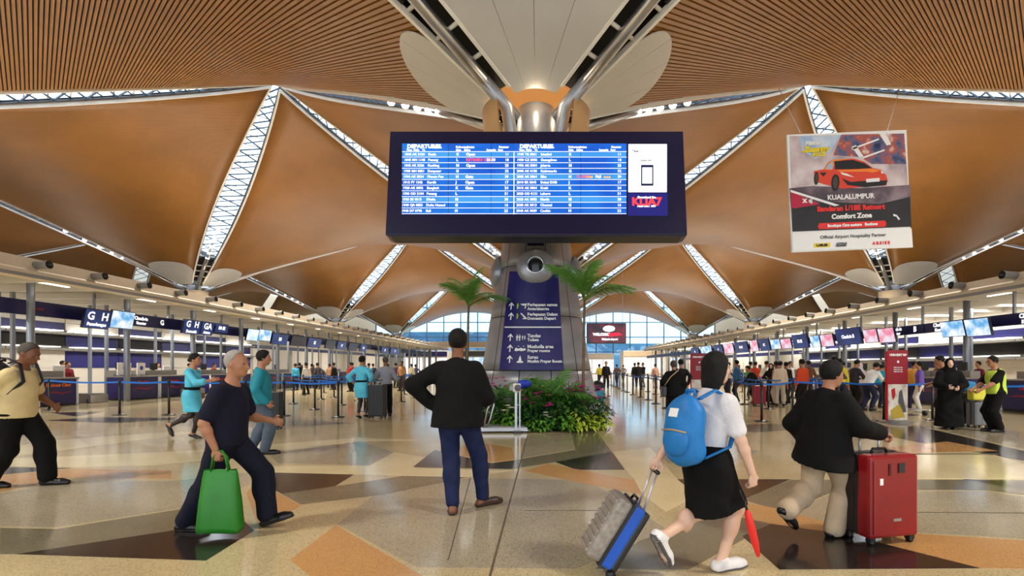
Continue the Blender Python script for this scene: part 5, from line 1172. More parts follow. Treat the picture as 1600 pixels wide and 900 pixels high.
for px, py, kind, rz, top, bot, label, g, H in (
 (947, 607.5, 'stand', 180, K_, K_, 'dark clad figure standing in the bright aisle right of the column', FAR, 1.74),
 (937, 603, 'walk', 20, (214, 196, 60), N_, 'person with yellow top walking far down the aisle', FAR, 1.65), (964, 600, 'walk', 0, (120, 90, 84), N_, 'person in brown top far down the barrier line', FAR, 1.65),
 (992, 603, 'stand', 10, K_, N_, 'leftmost of three dark clad men before the far shops', FAR, 1.7), (997.5, 605, 'stand', -10, K_, N_, 'middle one of three dark clad men before the far shops', FAR, 1.72), (1005, 604, 'fold', 120, K_, (90, 90, 96), 'right hand one of three dark clad men before the far shops', FAR, 1.7),
 (1024, 606, 'stand', 0, (196, 150, 130), (160, 150, 140), 'person in pale brown near the second barrier line', FAR, 1.6), (974, 596, 'walk', 0, (200, 196, 196), N_, 'tiny pale figure beyond the barrier line', FAR, 1.65),
 (1064, 644, 'walk', -10, K_, K_, 'dark clad companion of the woman walking away in black', RQ, 1.66),
 (1139, 622, 'stand', 40, (220, 210, 204), N_, 'person in pale top left in the right queue beside the bob', RQ, 1.6), (1152, 628, 'fold', 60, (60, 110, 150), K_, 'person in blue top with dark vest in the right queue', RQ, 1.66),
 (1172, 618, 'stand', -60, (90, 170, 70), N_, 'person in green top in the right queue', RQ, 1.66), (1180, 620, 'stand', -40, (206, 70, 50), Bl, 'person in red top next to the one in green', RQ, 1.64), (1196, 622, 'walk', -70, Wt, (210, 206, 200), 'person in white from head to toe in the right queue', RQ, 1.7),
 (1183, 630, 'bend', 90, K_, K_, 'dark figure bending over bags in the right queue', RQ, 1.6), (1205, 630, 'veil', 150, (30, 24, 30), K_, 'woman in dark robe and headscarf in the right queue', RQ, 1.58),
 (1214, 632, 'bare', 30, (190, 130, 100), (206, 196, 180), 'person in tan top with pale trousers in the right queue', RQ, 1.6), (1219, 634, 'stand', -20, (226, 206, 180), (196, 186, 170), 'person in cream in the right queue centre', RQ, 1.6), (1229, 630, 'stand', 10, K_, K_, 'long haired figure in black in the right queue', RQ, 1.58), (1234, 622, 'stand', 200, Wt, N_, 'person in white shirt facing the hall in the right queue', RQ, 1.64),
 (1254, 640, 'stand', 20, (206, 74, 36), K_, 'person in orange red jacket in the right queue', RQ, 1.64), (1264, 626, 'bare', 0, (110, 70, 50), N_, 'brown clad person right of the orange jacket', RQ, 1.66),
 (1300, 646, 'reach', -60, (90, 84, 70), K_, 'person in olive jacket behind the head of the suitcase wheeler', RQ, 1.72), (1312, 640, 'stand', -30, (226, 200, 60), N_, 'person in yellow top left of the red banner queue', RQ, 1.66), (1318, 626, 'stand', 30, (214, 120, 140), (120, 110, 130), 'person in pink top far in the right queue', RQ, 1.62),
 (1334, 638, 'reach', -80, (50, 46, 52), K_, 'person in charcoal leaning towards a counter', RQ, 1.64), (1345, 634, 'veil', 20, (224, 214, 216), (60, 50, 60), 'woman with pale headscarf by the right counters', RQ, 1.58), (1356, 641, 'bend', -70, (228, 226, 222), N_, 'person in white shirt bending left of the red banner', RQ, 1.7), (1369, 636, 'bend', -60, (40, 160, 190), (40, 50, 70), 'person in turquoise shirt bending beside the red banner', RQ, 1.66),
 (1428, 640, 'stand', -40, (224, 160, 60), N_, 'person in orange yellow top right of the red banner', RQ, 1.58), (1437, 642, 'stand', 60, (120, 90, 180), Wt, 'person in violet top right of the red banner', RQ, 1.56),
 (462, 610, 'stand', 60, (70, 170, 220), N_, 'person in sky blue at the left counters', LQ, 1.6), (479, 616, 'stand', 60, Wt, K_, 'person in white shirt at the left counters', LQ, 1.62), (468, 608, 'stand', 30, K_, K_, 'dark figure between the sky blue and white shirts', LQ, 1.66), (497, 608, 'walk', 60, (60, 54, 60), K_, 'person in charcoal walking along the left counters', LQ, 1.7), (487, 606, 'stand', 0, (90, 80, 76), N_, 'person in brown grey at the left counters', LQ, 1.6), (515, 606, 'stand', 0, (160, 120, 90), N_, 'person in tan at the left counters', LQ, 1.6), (522, 609, 'stand', 80, K_, K_, 'thin dark figure left of the red shirts', LQ, 1.66),
 (549, 612, 'fold', 80, (206, 50, 44), K_, 'person in red shirt left of the second attendant', LQ, 1.66), (551, 606, 'stand', 80, (180, 40, 50), N_, 'person in dark red behind the red shirt', LQ, 1.68), (576, 610, 'stand', 0, (90, 150, 190), N_, 'person in dull blue behind the second attendant', LQ, 1.62), (583, 606, 'stand', 30, (40, 44, 60), N_, 'navy clad person behind the grey shirted man', LQ, 1.62),
 (618, 606, 'stand', -20, (60, 40, 70), K_, 'person in plum top in the far left aisle', LQ, 1.66), (628, 611, 'bare', 170, (176, 130, 90), (60, 50, 46), 'person in tan top facing the hall in the far left aisle', LQ, 1.72), (643, 603, 'stand', 0, (190, 180, 150), N_, 'pale clad person in the far left aisle', LQ, 1.62), (650, 601, 'walk', 40, (80, 80, 110), N_, 'slate clad person in the far left aisle', LQ, 1.64), (606, 603, 'stand', 0, (196, 60, 50), N_, 'tiny person in red in the far left aisle', LQ, 1.62),
 (740, 610, 'stand', 160, (60, 40, 36), K_, 'dark figure peeking out right of the standing man', LQ, 1.68),
): folk(G(px, py), kind, rz, top, bot, label, g, H)
for x, y, kind, rz, top, bot, label, g, H in (
 (-18.7, 15.2, 'stand', -90, (150, 40, 46), K_, 'counter clerk in dark red at the left picture edge', ST, 1.6), (-18.9, 16.2, 'stand', -80, (206, 190, 180), K_, 'counter clerk in pale top at the left picture edge', ST, 1.58), (-18.8, 18.8, 'reach', -80, (180, 34, 44), K_, 'clerk in red at the first left counter', ST, 1.62), (-19.6, 21.0, 'stand', -70, Wt, N_, 'clerk in white behind the second left counter', ST, 1.64), (-19.0, 20.6, 'stand', -100, (120, 30, 36), K_, 'clerk in maroon behind the second left counter', ST, 1.6), (-18.7, 23.9, 'stand', -90, (200, 50, 60), K_, 'clerk in bright red behind the third left counter', ST, 1.62), (-19.2, 25.6, 'stand', -90, (214, 206, 196), K_, 'clerk in cream behind the third left counter gap', ST, 1.6), (-18.8, 27.3, 'stand', -90, (96, 130, 110), K_, 'clerk in grey green behind the fourth left counter', ST, 1.58), (-18.7, 29.2, 'stand', -90, (150, 44, 40), K_, 'clerk in brick red behind the fifth left counter', ST, 1.6),
 (16.6, 13.4, 'stand', 90, K_, K_, 'dark clad clerk at the right picture edge', SR, 1.62), (16.5, 15.6, 'stand', 90, (130, 60, 50), K_, 'clerk in rust behind the second right counter', SR, 1.56), (16.5, 19.2, 'stand', 90, (120, 40, 56), K_, 'clerk in maroon behind the third right counter', SR, 1.6), (16.4, 21.0, 'reach', 90, (150, 90, 60), K_, 'clerk in brown behind the fourth right counter', SR, 1.62), (16.4, 25.0, 'stand', 90, (180, 60, 70), K_, 'clerk in rose behind the fifth right counter', SR, 1.62),
): folk((x, y, 0), kind, rz, top, bot, label, g, H)
# ================================================================ STANCHIONS WITH BLUE BELTS
st_pole = MB().tube([(0, 0, .02), (0, 0, .93)], .032, 12).mesh('pole', [M_black])
st_base = MB().lathe([(0, .035), (.05, .045), (.16, .022), (.175, .008), (.175, 0)], 20).mesh('base', [M_black])
st_head = MB().lathe([(.0, .90), (.041, .90), (.041, 1.0), (.034, 1.02), (0, 1.022)], 12).mesh('belt_cassette', [M_black])
def stanchion(px, py, label, group, k=None):
    p = G(px, py); t = empty('belt_stanchion', p); tag(t, label, 'stanchion', group)
    for nm, me in (('pole', st_pole), ('base', st_base), ('belt_cassette', st_head)): link(nm, me, t)
    return t
def belt(a, b, z=.955):
    A, B = a.location, b.location; d = B - A
    if d.length < .2: return
    d0 = d.normalized() * .04; n = max(2, int(d.length / .6)); sag = .02 * min(2, d.length); up = Vector((0, 0, 1)); mb = MB()
    for i in range(n):
        t0, t1 = i / n, (i + 1) / n; f = lambda t: Vector((0, 0, z - sag * 4 * t * (1 - t))) + d0 + (d - d0 * 2) * t
        mb.bar(f(t0), f(t1), .004, .05)
    mb.build('belt', M_belt, a)
def chain(pts, label, group, belts=True):
    L = [stanchion(x, y, '%s, %s along' % (label, ORD[i]), group) for i, (x, y) in enumerate(pts)]
    if belts:
        for a, b in zip(L, L[1:]): belt(a, b)
    return L
near_left = [((77, 641), 'black belt stanchion beside the man in the cream shirt'), ((187, 648.5), 'black belt stanchion before the first baggage gap on the left'), ((264, 648.5), 'black belt stanchion just behind the walking turquoise attendant')]
NL = [stanchion(p[0], p[1], l, 'near left barrier posts') for p, l in near_left]; belt(NL[0], NL[1]); belt(NL[1], NL[2])
NL0 = stanchion(-60, 640, 'black belt stanchion at the far left edge', 'near left barrier posts'); belt(NL0, NL[0])
A = chain([(264 + 120, 648), (444, 650), (528.5, 652)], 'front row black stanchion left of the second attendant', 'left queue maze front row'); belt(NL[2], A[0])
chain([(458.5, 631), (492, 640), (570, 642), (601.5, 634)], 'middle row black stanchion of the left queue maze', 'left queue maze middle row')
chain([(473.5, 618), (502, 624), (534, 633), (560, 626)], 'back row black stanchion of the left queue maze', 'left queue maze back row')
chain([(430, 616), (506, 614), (522, 621), (608, 617.5), (627, 628)], 'rear black stanchion of the left queue maze', 'left queue maze rear row')
chain([(664, 618), (647, 621.5), (632, 616), (643, 608), (624, 606), (600, 604), (575, 606)], 'distant black stanchion left of the standing man in jacket', 'distant left barrier posts')
chain([(700, 606), (690, 602), (678, 599), (668, 597), (655, 596)], 'tiny far black stanchion right behind the standing man in jacket', 'far left aisle posts')
chain([(1041.5, 638), (1025, 631), (1013, 625), (1001, 621), (988.6, 617), (980, 613), (974, 611), (968, 608), (964, 606), (959, 604), (955, 602)], 'black stanchion in the long receding barrier line right of the column', 'receding barrier line')
chain([(1070, 634), (1052, 626), (1036, 620), (1024, 616), (1012, 612), (1003, 609)], 'black stanchion in the second receding barrier line', 'second receding barrier line')
B = chain([(1140, 640), (1190, 658.5), (1238.5, 648), (1310, 652), (1381, 658), (1457, 656.5)], 'front row black stanchion of the right queue with blue belt', 'right queue front row')
B2 = stanchion(1640, 668, 'black stanchion at the right edge behind the guard', 'right queue front row'); belt(B[-1], B2)
chain([(1150, 648), (1163.5, 632), (1201, 639), (1230, 632), (1290, 640)], 'middle row black stanchion of the right queue maze', 'right queue middle row')
chain([(1120, 630), (1170, 625), (1212, 622), (1255, 628), (1325, 634)], 'back row black stanchion of the right queue maze', 'right queue back row')
chain([(1105, 620), (1135, 616), (1160, 613), (1190, 611)], 'far black stanchion of the right queue maze', 'right queue far row')
# ================================================================ LUGGAGE
def suitcase(loc, rz, w, d, h, m, label, tilt=0, handle=.4, mside=None, ribs=6, name='suitcase', hm=M_steel, legs=.06, grip=.0, mback=None):
    """stands on four wheels; local x = width, y = depth, front towards -y"""
    t = empty(name, loc, rz); t.rotation_euler = (tilt, 0, rz); tag(t, label, 'suitcase')
    for s, nm in ((-1, 'front_shell'), (1, 'back_shell')):
        MB().box((0, s * (d * .26), legs + h / 2), (w, d * .44, h)).build(nm, m if s < 0 or mback is None else mback, t, bevel=min(w, d) * .09)
    MB().box((0, 0, legs + h / 2), (w * .97, d * .14, h * .985)).build('zip_band', mside or M_black, t, bevel=.01)
    for i in range(ribs):
        x = -w * .38 + w * .76 * i / max(1, ribs - 1); MB().box((x, -d * .48, legs + h / 2), (w * .035, .012, h * .82)).build('rib', m, t, bevel=.004)
    wm = MB().tube([(-.014, 0, .025), (.014, 0, .025)], .025, 12).mesh('wheel', [M_black]); km = MB().box((0, 0, .05), (.05, .045, .04)).mesh('caster', [M_black])
    for sx in (-1, 1):
        for sy in (-1, 1): o = link('caster', km, t); o.location = (sx * w * .4, sy * d * .34, 0); link('wheel', wm, o)
    if handle:
        for sx in (-1, 1): MB().tube([(sx * w * .2, d * .3, legs + h * .9), (sx * w * .2, d * .3, legs + h + handle)], .009, 8).build('handle_tube', hm, t)
        MB().box((0, d * .3, legs + h + handle), (w * .46, .035, .035)).build('handle_grip', M_black if grip == 0 else hm, t, bevel=.01)
    pts = [(-w * .16, 0, legs + h), (-w * .13, 0, legs + h + .03), (w * .13, 0, legs + h + .03), (w * .16, 0, legs + h)]
    MB().tube(pts, .011, 8).build('carry_handle', M_black, t)
    return t
M_redcase = mat('red_case', sr(140, 22, 26), .3, var=.1, vscale=4); M_pale = mat('pale_handle', sr(206, 204, 204), .35, .5)
sc_ = suitcase((2.94, 4.10, 0), R_(14), .47, .30, .64, M_redcase, 'large red suitcase with black side beside the beige trousers', handle=.17, ribs=0, hm=M_pale, grip=1, mback=mat('black_shell', sr(30, 20, 22), .4))
MB().box((-.13, -.147, .50), (.03, .004, .05)).build('white_sticker', M_wprint, sc_); MB().box((.02, -.147, .20), (.075, .004, .022)).build('brand_plate', M_steel, sc_)
MB().box((.06, -.15, .60), (.06, .006, .075)).build('luggage_tag', M_black, sc_, bevel=.002); MB().box((-.05, -.149, .59), (.02, .005, .09)).build('zip_puller', mat('dark_red', sr(80, 14, 18), .4), sc_)
MB().box((-.2, -.15, .38), (.02, .01, .56)).build('corner_edge', M_redcase, sc_, bevel=.004)
# the trolley case pulled by the woman: tilted on its wheels, handle up to her hand
wv = G(928, 889); hand = girl.matrix_basis @ Vector(GJ['wrL'].tolist()); hand = Matrix.Translation((1.38, 3.50, 0)) @ Matrix.Rotation(R_(-58), 4, 'Z') @ Vector(GJ['wrL'].tolist()) + Vector((-.03, -.02, -.07))
t = empty('trolley_case', wv); ydir = (hand - wv); L_ = ydir.length; yv = ydir.normalized(); xv = yv.cross(Vector((0, 0, 1))).normalized(); zv = xv.cross(yv)
t.matrix_world = Matrix(((xv.x, zv.x, yv.x, wv.x), (xv.y, zv.y, yv.y, wv.y), (xv.z, zv.z, yv.z, wv.z + .03), (0, 0, 0, 1)))
tag(t, 'blue and silver striped trolley case tilted behind the woman with the bob', 'suitcase')
M_blue = mat('blue_case', sr(30, 92, 200), .35); M_silver = mat('silver_fabric', sr(150, 142, 132), .5, var=.25, vscale=30)
cw, cd, ch = .30, .24, .46
MB().box((0, -.02, .05 + ch / 2), (cw, .10, ch)).build('blue_body', M_blue, t, bevel=.02); MB().box((0, .075, .05 + ch / 2), (cw * .98, .12, ch * .98)).build('silver_front', M_silver, t, bevel=.03)
for i in range(9): MB().box((0, .137, .09 + i * .047), (cw * .86, .014, .022)).build('silver_rib', M_silver, t, bevel=.004)
MB().box((0, -.085, .05 + ch / 2), (cw * .96, .05, ch * .96)).build('black_back', M_black, t, bevel=.015); MB().box((0, .02, .05 + ch / 2), (cw + .012, .02, ch + .012)).build('zip_band', M_black, t)
for s in (-1, 1):
    MB().tube([(s * .07, -.08, ch), (s * .06, -.02, L_ - .05)], .009, 8).build('handle_tube', M_pale, t); MB().tube([(s * .12 - .016, -.09, .03), (s * .12 + .016, -.09, .03)], .032, 14).build('wheel', M_black, t)
MB().tube([(-.075, -.02, L_ - .04), (.075, -.02, L_ - .04)], .015, 10).build('handle_grip', M_black, t)
MB().tube([(-.07, 0, ch + .05), (-.05, 0, ch + .085), (.05, 0, ch + .085), (.07, 0, ch + .05)], .01, 8).build('carry_handle', M_black, t)
p = G(425, 671); suitcase((p.x, p.y, 0), R_(8), .40, .26, .78, mat('black_case', sr(22, 21, 22), .45), 'black upright suitcase next to the man in the teal shirt', handle=0, ribs=4)
p = G(588, 654); suitcase((p.x, p.y + .1, 0), R_(-6), .44, .30, .86, MATS['black_case'], 'tall black suitcase right of the second turquoise attendant', handle=.12, ribs=4)
p = G(1527, 668); sc_ = suitcase((p.x, p.y, 0), R_(4), .34, .26, .52, mat('grey_case', sr(110, 112, 118), .4), 'grey suitcase carrying a yellow bag before the guard', handle=.25, ribs=3)
yb = MB().box((0, 0, 0), (.34, .2, .26)).build('yellow_bag', mat('yellow_bag', sr(226, 220, 70), .5), None, (p.x, p.y - .0, .76), bevel=.04); tag(yb, 'yellow shopping bag lying on the grey suitcase before the guard', 'bag')
bb = MB().box((0, 0, 0), (.30, .22, .22)).build('blue_bag', mat('blue_bag', sr(30, 130, 190), .5), None, (p.x + .02, p.y + .32, .98), bevel=.05); bb.location.z = .94; tag(bb, 'bright blue bag stacked behind the yellow bag', 'bag')
tp = suitcase((p.x + .02, p.y + .34, 0), 0, .36, .26, .74, MATS['black_case'], 'dark upright case supporting the bright blue bag', handle=0, ribs=0)
p = G(1250, 645); suitcase((p.x, p.y + 3, 0), 0, .42, .28, .66, mat('crimson_case', sr(150, 24, 44), .4), 'crimson suitcase standing in the right queue', handle=.2, ribs=3)
p = G(1262, 640); suitcase((p.x + .35, p.y + 3.2, 0), 0, .40, .28, .6, MATS['black_case'], 'black suitcase standing beside the crimson one in the right queue', handle=.2, ribs=3)
p = G(934, 630); o = suitcase((p.x, p.y, 0), 0, .5, .3, .42, mat('sky_blue_case', sr(70, 170, 220), .4), 'small blue case with black pack on top beside the planter', handle=0, ribs=2)
o = MB().ball((0, 0, 0), (.24, .16, .2), 12).box((0, -.13, -.04), (.26, .08, .18)).build('black_pack', M_black, None, (p.x, p.y, .68)); tag(o, 'black pack resting on the small blue case', 'bag')
# ---------------------------------------------------------------- green shopping bag
gb = empty('shopping_bag', (-2.37, 4.16, .05), R_(2)); tag(gb, 'bright green shopping bag hanging from the grey haired man', 'bag')
M_green = mat('green_bag', sr(34, 122, 30), .45, var=.12, vscale=5); mb = MB(); sec = [(0, .165, .075), (.04, .17, .08), (.25, .155, .06), (.46, .135, .03), (.50, .13, .012)]; vs = []
for z, a, b in sec:
    for i in range(20):
        th = 2 * PI * i / 20; cx, cy = math.cos(th), math.sin(th); r = (abs(cx) ** 5 + abs(cy) ** 5) ** -.2; vs.append((a * cx * r, b * cy * r, z + .006 * math.sin(3 * th)))
fs = [tuple(range(19, -1, -1))] + [(i * 20 + j, i * 20 + (j + 1) % 20, (i + 1) * 20 + (j + 1) % 20, (i + 1) * 20 + j) for i in range(4) for j in range(20)]
mb.add(vs, fs, 0, True).build('bag_body', M_green, gb)
for s in (-1, 1): MB().tube([(-.07, s * .014, .49), (-.05, s * .012, .60), (-.015, 0, .655), (.015, 0, .655), (.05, s * .012, .60), (.07, s * .014, .49)], .012, 8, flat=.5).build('bag_handle', M_green, gb)
# ---------------------------------------------------------------- backpacks
def backpack(loc, rz, w, d, h, m, m2, label, lean=0, pale=True):
    t = empty('backpack', loc, rz); t.rotation_euler = (lean, 0, rz); tag(t, label, 'backpack')
    v, f = sdf_mesh([ell((0, -d * .12, 0), (w * .5, d * .5, h * .52), None, .05), cap((-w * .26, 0, -h * .3), (w * .26, 0, -h * .3), d * .36, None, .06), cap((-w * .2, 0, h * .25), (w * .2, 0, h * .25), d * .32, None, .06)], .012, (), .003, 30); link('pack_body', np_mesh('pack_body', [(v, f, m)]), t)
    v, f = sdf_mesh([ell((0, -d * .50, -h * .16), (w * .36, d * .22, h * .22), None, .03)], .011, (), .002, 30); link('front_pocket', np_mesh('front_pocket', [(v, f, m)]), t)
    MB().tube([(-w * .34, -d * .62, -.02 * h), (0, -d * .70, -.0 * h), (w * .34, -d * .62, -.02 * h)], .006, 6).build('pocket_zip', m2, t)
    if pale: MB().box((-.02, -d * .56, h * .24), (w * .24, .012, h * .13), Matrix.Rotation(R_(-14), 3, 'X')).build('white_patch', M_wprint, t, bevel=.004)
    MB().tube([(-.04, d * .1, h * .5), (-.03, d * .08, h * .58), (.03, d * .08, h * .58), (.04, d * .1, h * .5)], .011, 8).build('haul_loop', m, t)
    for s in (-1, 1):
        MB().tube([(s * w * .24, d * .12, h * .46), (s * w * .31, d * .75, h * .60), (s * w * .34, d * 1.45, h * .50), (s * w * .40, d * 1.80, h * .12), (s * w * .50, d * 1.3, -h * .2), (s * w * .44, d * .2, -h * .36)], .026, 8, flat=.35).build('shoulder_strap', m, t)
    return t
M_bpblue = mat('blue_pack', sr(16, 120, 196), .5, var=.1, vscale=6, bump=.2, bscale=60)
fwd = Vector((math.sin(R_(58)), math.cos(R_(58)), 0))
backpack(Vector((1.38, 3.50, .965)) - fwd * .205 + Vector((.0, 0, 0)), R_(-58), .31, .19, .46, M_bpblue, mat('tan_zip', sr(190, 160, 110), .5), 'bright blue backpack worn by the woman with the black bob', R_(-5))
fwd = Vector((math.sin(R_(82)), math.cos(R_(82)), 0))
backpack(Vector((-5.84, 5.92, 1.20)) - fwd * .20, R_(-82), .33, .20, .50, M_black, M_gprint, 'black backpack worn by the man in the cream shirt', R_(-6), False)
# folded red umbrella hanging from the woman's other hand
hand = Matrix.Translation((1.38, 3.50, 0)) @ Matrix.Rotation(R_(-58), 4, 'Z') @ Vector(GJ['wrR'].tolist())
um = empty('folded_umbrella', hand + Vector((.02, .0, -.46))); tag(um, 'folded red umbrella dangling on a strap from the woman with bob', 'umbrella')
MB().lathe([(.004, -.10), (.016, -.09), (.03, .0), (.034, .12), (.026, .22), (.012, .25), (0, .25)], 14).build('canopy_roll', M_redbright, um); MB().tube([(0, 0, .24), (0, 0, .31)], .011, 8).build('umbrella_handle', M_black, um); MB().tube([(0, 0, .30), (-.012, 0, .36), (-.018, 0, .40)], .005, 6).build('wrist_strap', L_brown, um)
um.rotation_euler = (0, R_(-14), 0); um.scale = (.8, .8, .92)
# shoulder bag strap of the far walking woman, small black bag of the walking attendant
sb = empty('shoulder_bag', (3.25, 13.0, .78)); tag(sb, 'black shoulder bag with tan strap on the woman walking away', 'bag')
MB().box((0, 0, 0), (.12, .3, .26)).build('bag_body', M_black, sb, bevel=.03); MB().tube([(.0, -.06, .12), (.14, -.16, .36), (.32, -.18, .52), (.4, -.02, .6)], .012, 6).build('strap', mat('tan_strap', sr(200, 170, 130), .5), sb)
ab = empty('handbag', (-6.80, 10.16, .86), R_(-84)); tag(ab, 'black handbag at the back of the walking turquoise attendant', 'bag'); MB().box((0, -.05, 0), (.09, .24, .20)).build('bag_body', M_black, ab, bevel=.035); MB().tube([(0, -.12, .12), (.0, -.05, .3), (0, .08, .42), (0, .02, .5)], .01, 6).build('strap', M_black, ab)
# ================================================================ STANDING BANNERS
def banner(px, py, w, h, label, rz, detail=True):
    p = G(px, py); t = empty('standing_banner', p, rz); tag(t, label, 'banner')
    MB().box((0, 0, h * .5 + .06), (w, .06, h)).build('banner_frame', M_red, t, bevel=.01); MB().box((0, -.033, h * .79 + .02), (w * .94, .01, h * .5)).build('red_sheet', mat('banner_crimson', sr(150, 24, 40), .5), t)
    MB().box((0, -.034, h * .30), (w * .92, .012, h * .52)).build('picture_sheet', print_noise('banner_picture', [sr(110, 90, 84), sr(222, 214, 204), sr(240, 236, 228)], 4), t)
    MB().box((0, .02, .03), (w * 1.05, .36, .06)).build('banner_foot', M_greyp, t)
    fz = lambda x, z: frame((x, -.041, z), (1, 0, 0), (0, 0, 1))
    text('banner_lettering', 'UMRASERT 90P', w * .12, fz(0, h * .98), M_wprint, t, 'CENTER', .004); text('banner_lettering', '\u25cf', w * .12, fz(0, h * .88), M_wprint, t, 'CENTER', .004)
    for z in (.80, .77, .74): text('banner_lettering', 'TERMS AND TIME', w * .055, fz(0, h * z), M_wprint, t, 'CENTER', .001)
    if detail:
        MB().prism([(-.16, .42), (-.06, .46), (-.04, .30), (-.10, .16), (-.15, .28)], 0, .004, fz(-.04, h * .24)).build('printed_figure', M_red, t); MB().prism([(.05, .40), (.13, .46), (.18, .2), (.26, -.1), (.16, -.12), (.02, .14)], 0, .004, fz(-.02, h * .22)).build('printed_figure', M_gprint, t)
        MB().prism([(-.22, -.12), (.06, .04), (.2, -.3), (-.2, -.34)], 0, .004, fz(0, h * .26)).build('printed_figure', mat('mustard_print', sr(196, 170, 70), .5), t)
    return t
banner(1401, 661, .62, 1.72, 'red and white standing banner in the right queue', R_(12))
banner(1092, 640, .58, 1.75, 'red standing banner behind the woman with the black bob', R_(8), False)
# ================================================================ LUGGAGE SCALE
p = G(787, 676); t = empty('luggage_scale', p, R_(3)); tag(t, 'steel luggage scale with dial post in front of the planter', 'scale')
MB().box((0, .28, .07), (1.0, .62, .09)).build('platform', M_steel, t, bevel=.01); MB().box((0, -.03, .05), (1.04, .05, .03)).build('front_rail', M_steel, t); MB().box((0, .28, .121), (.92, .54, .012)).build('ribbed_plate', M_greyp, t)
MB().box((.26, -.06, .5), (.05, .04, .88)).box((.34, -.06, .5), (.03, .04, .88)).build('post', M_steel, t); MB().box((.29, -.09, .02), (.16, .14, .04)).build('post_foot', M_black, t)
MB().box((.28, -.06, .95), (.17, .12, .19)).build('dial_box', M_white, t, bevel=.03); MB().lathe([(0, .0), (.07, 0), (.07, .02), (.055, .03), (0, .03)], 20, (.30, -.12, .95), Matrix.Rotation(PI / 2, 3, 'X')).build('dial', M_gprint, t); MB().box((.16, -.05, .94), (.08, .08, .1)).build('readout', M_greyp, t, bevel=.01)
MB().tube([(-.42, .0, .1), (-.34, -.02, .5), (-.24, -.02, .66), (-.2, 0, .6), (-.28, .0, .3), (-.36, 0, .1)], .018, 8).build('guard_loop', M_steel, t)
for x in (-.45, .45): MB().box((x, .28, .015), (.06, .5, .03)).build('foot', M_black, t)
o = MB().ball((0, 0, 0), (.17, .14, .09), 14).ball((-.1, .0, -.04), (.13, .14, .08), 12).build('blue_cover', mat('blue_sheet', sr(28, 60, 180), .6), None, (p.x + .42, p.y + .42, 1.02)); tag(o, 'blue cloth cover draped over the planting behind the scale dial', 'cloth')
# ================================================================ PLANTER
G_fern = mat('fern_green', sr(74, 134, 48), .5, var=.3, vscale=3); G_dark = mat('dark_leaf', sr(40, 84, 38), .45, var=.3, vscale=4); G_lime = mat('lime_leaf', sr(168, 190, 60), .45, var=.25, vscale=4); G_mid = mat('mid_leaf', sr(90, 148, 48), .45, var=.25, vscale=4); G_palm = mat('palm_green', sr(96, 156, 60), .45, var=.25, vscale=3)
P_purple = mat('magenta_petal', sr(206, 50, 150), .5, var=.2, vscale=20); P_white = mat('white_petal', sr(236, 236, 220), .5); M_trunk = mat('palm_trunk', sr(110, 92, 66), .7, var=.25, vscale=8, bump=.6, bscale=30); M_soil = mat('soil', sr(44, 34, 26), .9, var=.3)
rnd = random.Random(3)
bed = MB().lathe([(2.5, 0), (2.5, .16), (2.44, .22), (1.9, .26)], 48, (0, YC, 0), a0=PI * 1.22, a1=PI * 1.74).build('planter_bed', M_soil); bed.location = (0, 0, 0)
tag(bed, 'low curved planting bed wrapped round the front of the column', 'planter')
def leaf(mb, base, d, up, L, w, droop=.3, n=4, fold=.15):
    d = Vector(d).normalized(); up = Vector(up); x = d.cross(up).normalized(); vs = []; fs = []
    for i in range(n + 1):
        t = i / n; ww = w * math.sin(PI * min(.97, t * .92 + .06)) ** .8; c = Vector(base) + d * (L * t) + Vector((0, 0, -droop * L * t * t)); u = x.cross(d)
        vs += [c - x * ww / 2 + u * ww * fold, c, c + x * ww / 2 + u * ww * fold]
    for i in range(n): a = i * 3; fs += [(a, a + 1, a + 4, a + 3), (a + 1, a + 2, a + 5, a + 4)]
    mb.add(vs, fs, 0, True)
def frond(L, arch, wl, m, nleaf=18, curl=.9, r=rnd):
    """feather leaf along +x rising then drooping; returns (rachis MB, leaflet MB)"""
    ra, lf = MB(), MB(); pts = []
    for i in range(11):
        t = i / 10; pts.append(Vector((L * t * (1 - .12 * t), 0, arch * L * (t * 1.5 - 1.55 * t * t * curl))))
    ra.tube(pts, [.014 * (1 - .8 * i / 10) + .002 for i in range(11)], 6)
    for k in range(nleaf):
        t = .12 + .86 * k / (nleaf - 1); i = min(9, int(t * 10)); p = pts[i] + (pts[i + 1] - pts[i]) * (t * 10 - i); tg = (pts[i + 1] - pts[i]).normalized()
        ll = wl * math.sin(PI * min(.95, .18 + .8 * t)) ** .7
        for s in (-1, 1): leaf(lf, p, tg * .75 + Vector((0, s * .85, .18 + r.uniform(-.1, .1))), (0, 0, 1), ll, ll * .085, .55, 3, .1)
    return ra, lf
def crown(root, top, n, L, arch, wl, nleaf, tilt0=0.3, elev=(.1, 1.0), m=G_palm):
    for i in range(n):
        a = i * 2.39996 + rnd.uniform(-.2, .2); e = elev[0] + (elev[1] - elev[0]) * ((i * .618) % 1); l = L * rnd.uniform(.85, 1.1)
        ra, lf = frond(l, arch, wl, m, nleaf); o = ra.build('frond', M_trunk if m is None else mat('frond_stalk', sr(96, 130, 56), .5), root); q = lf.build('leaflet_blades', m, o); q['kind'] = 'stuff'
        o.location = top; o.rotation_euler = Euler((0, -e, a), 'XYZ')
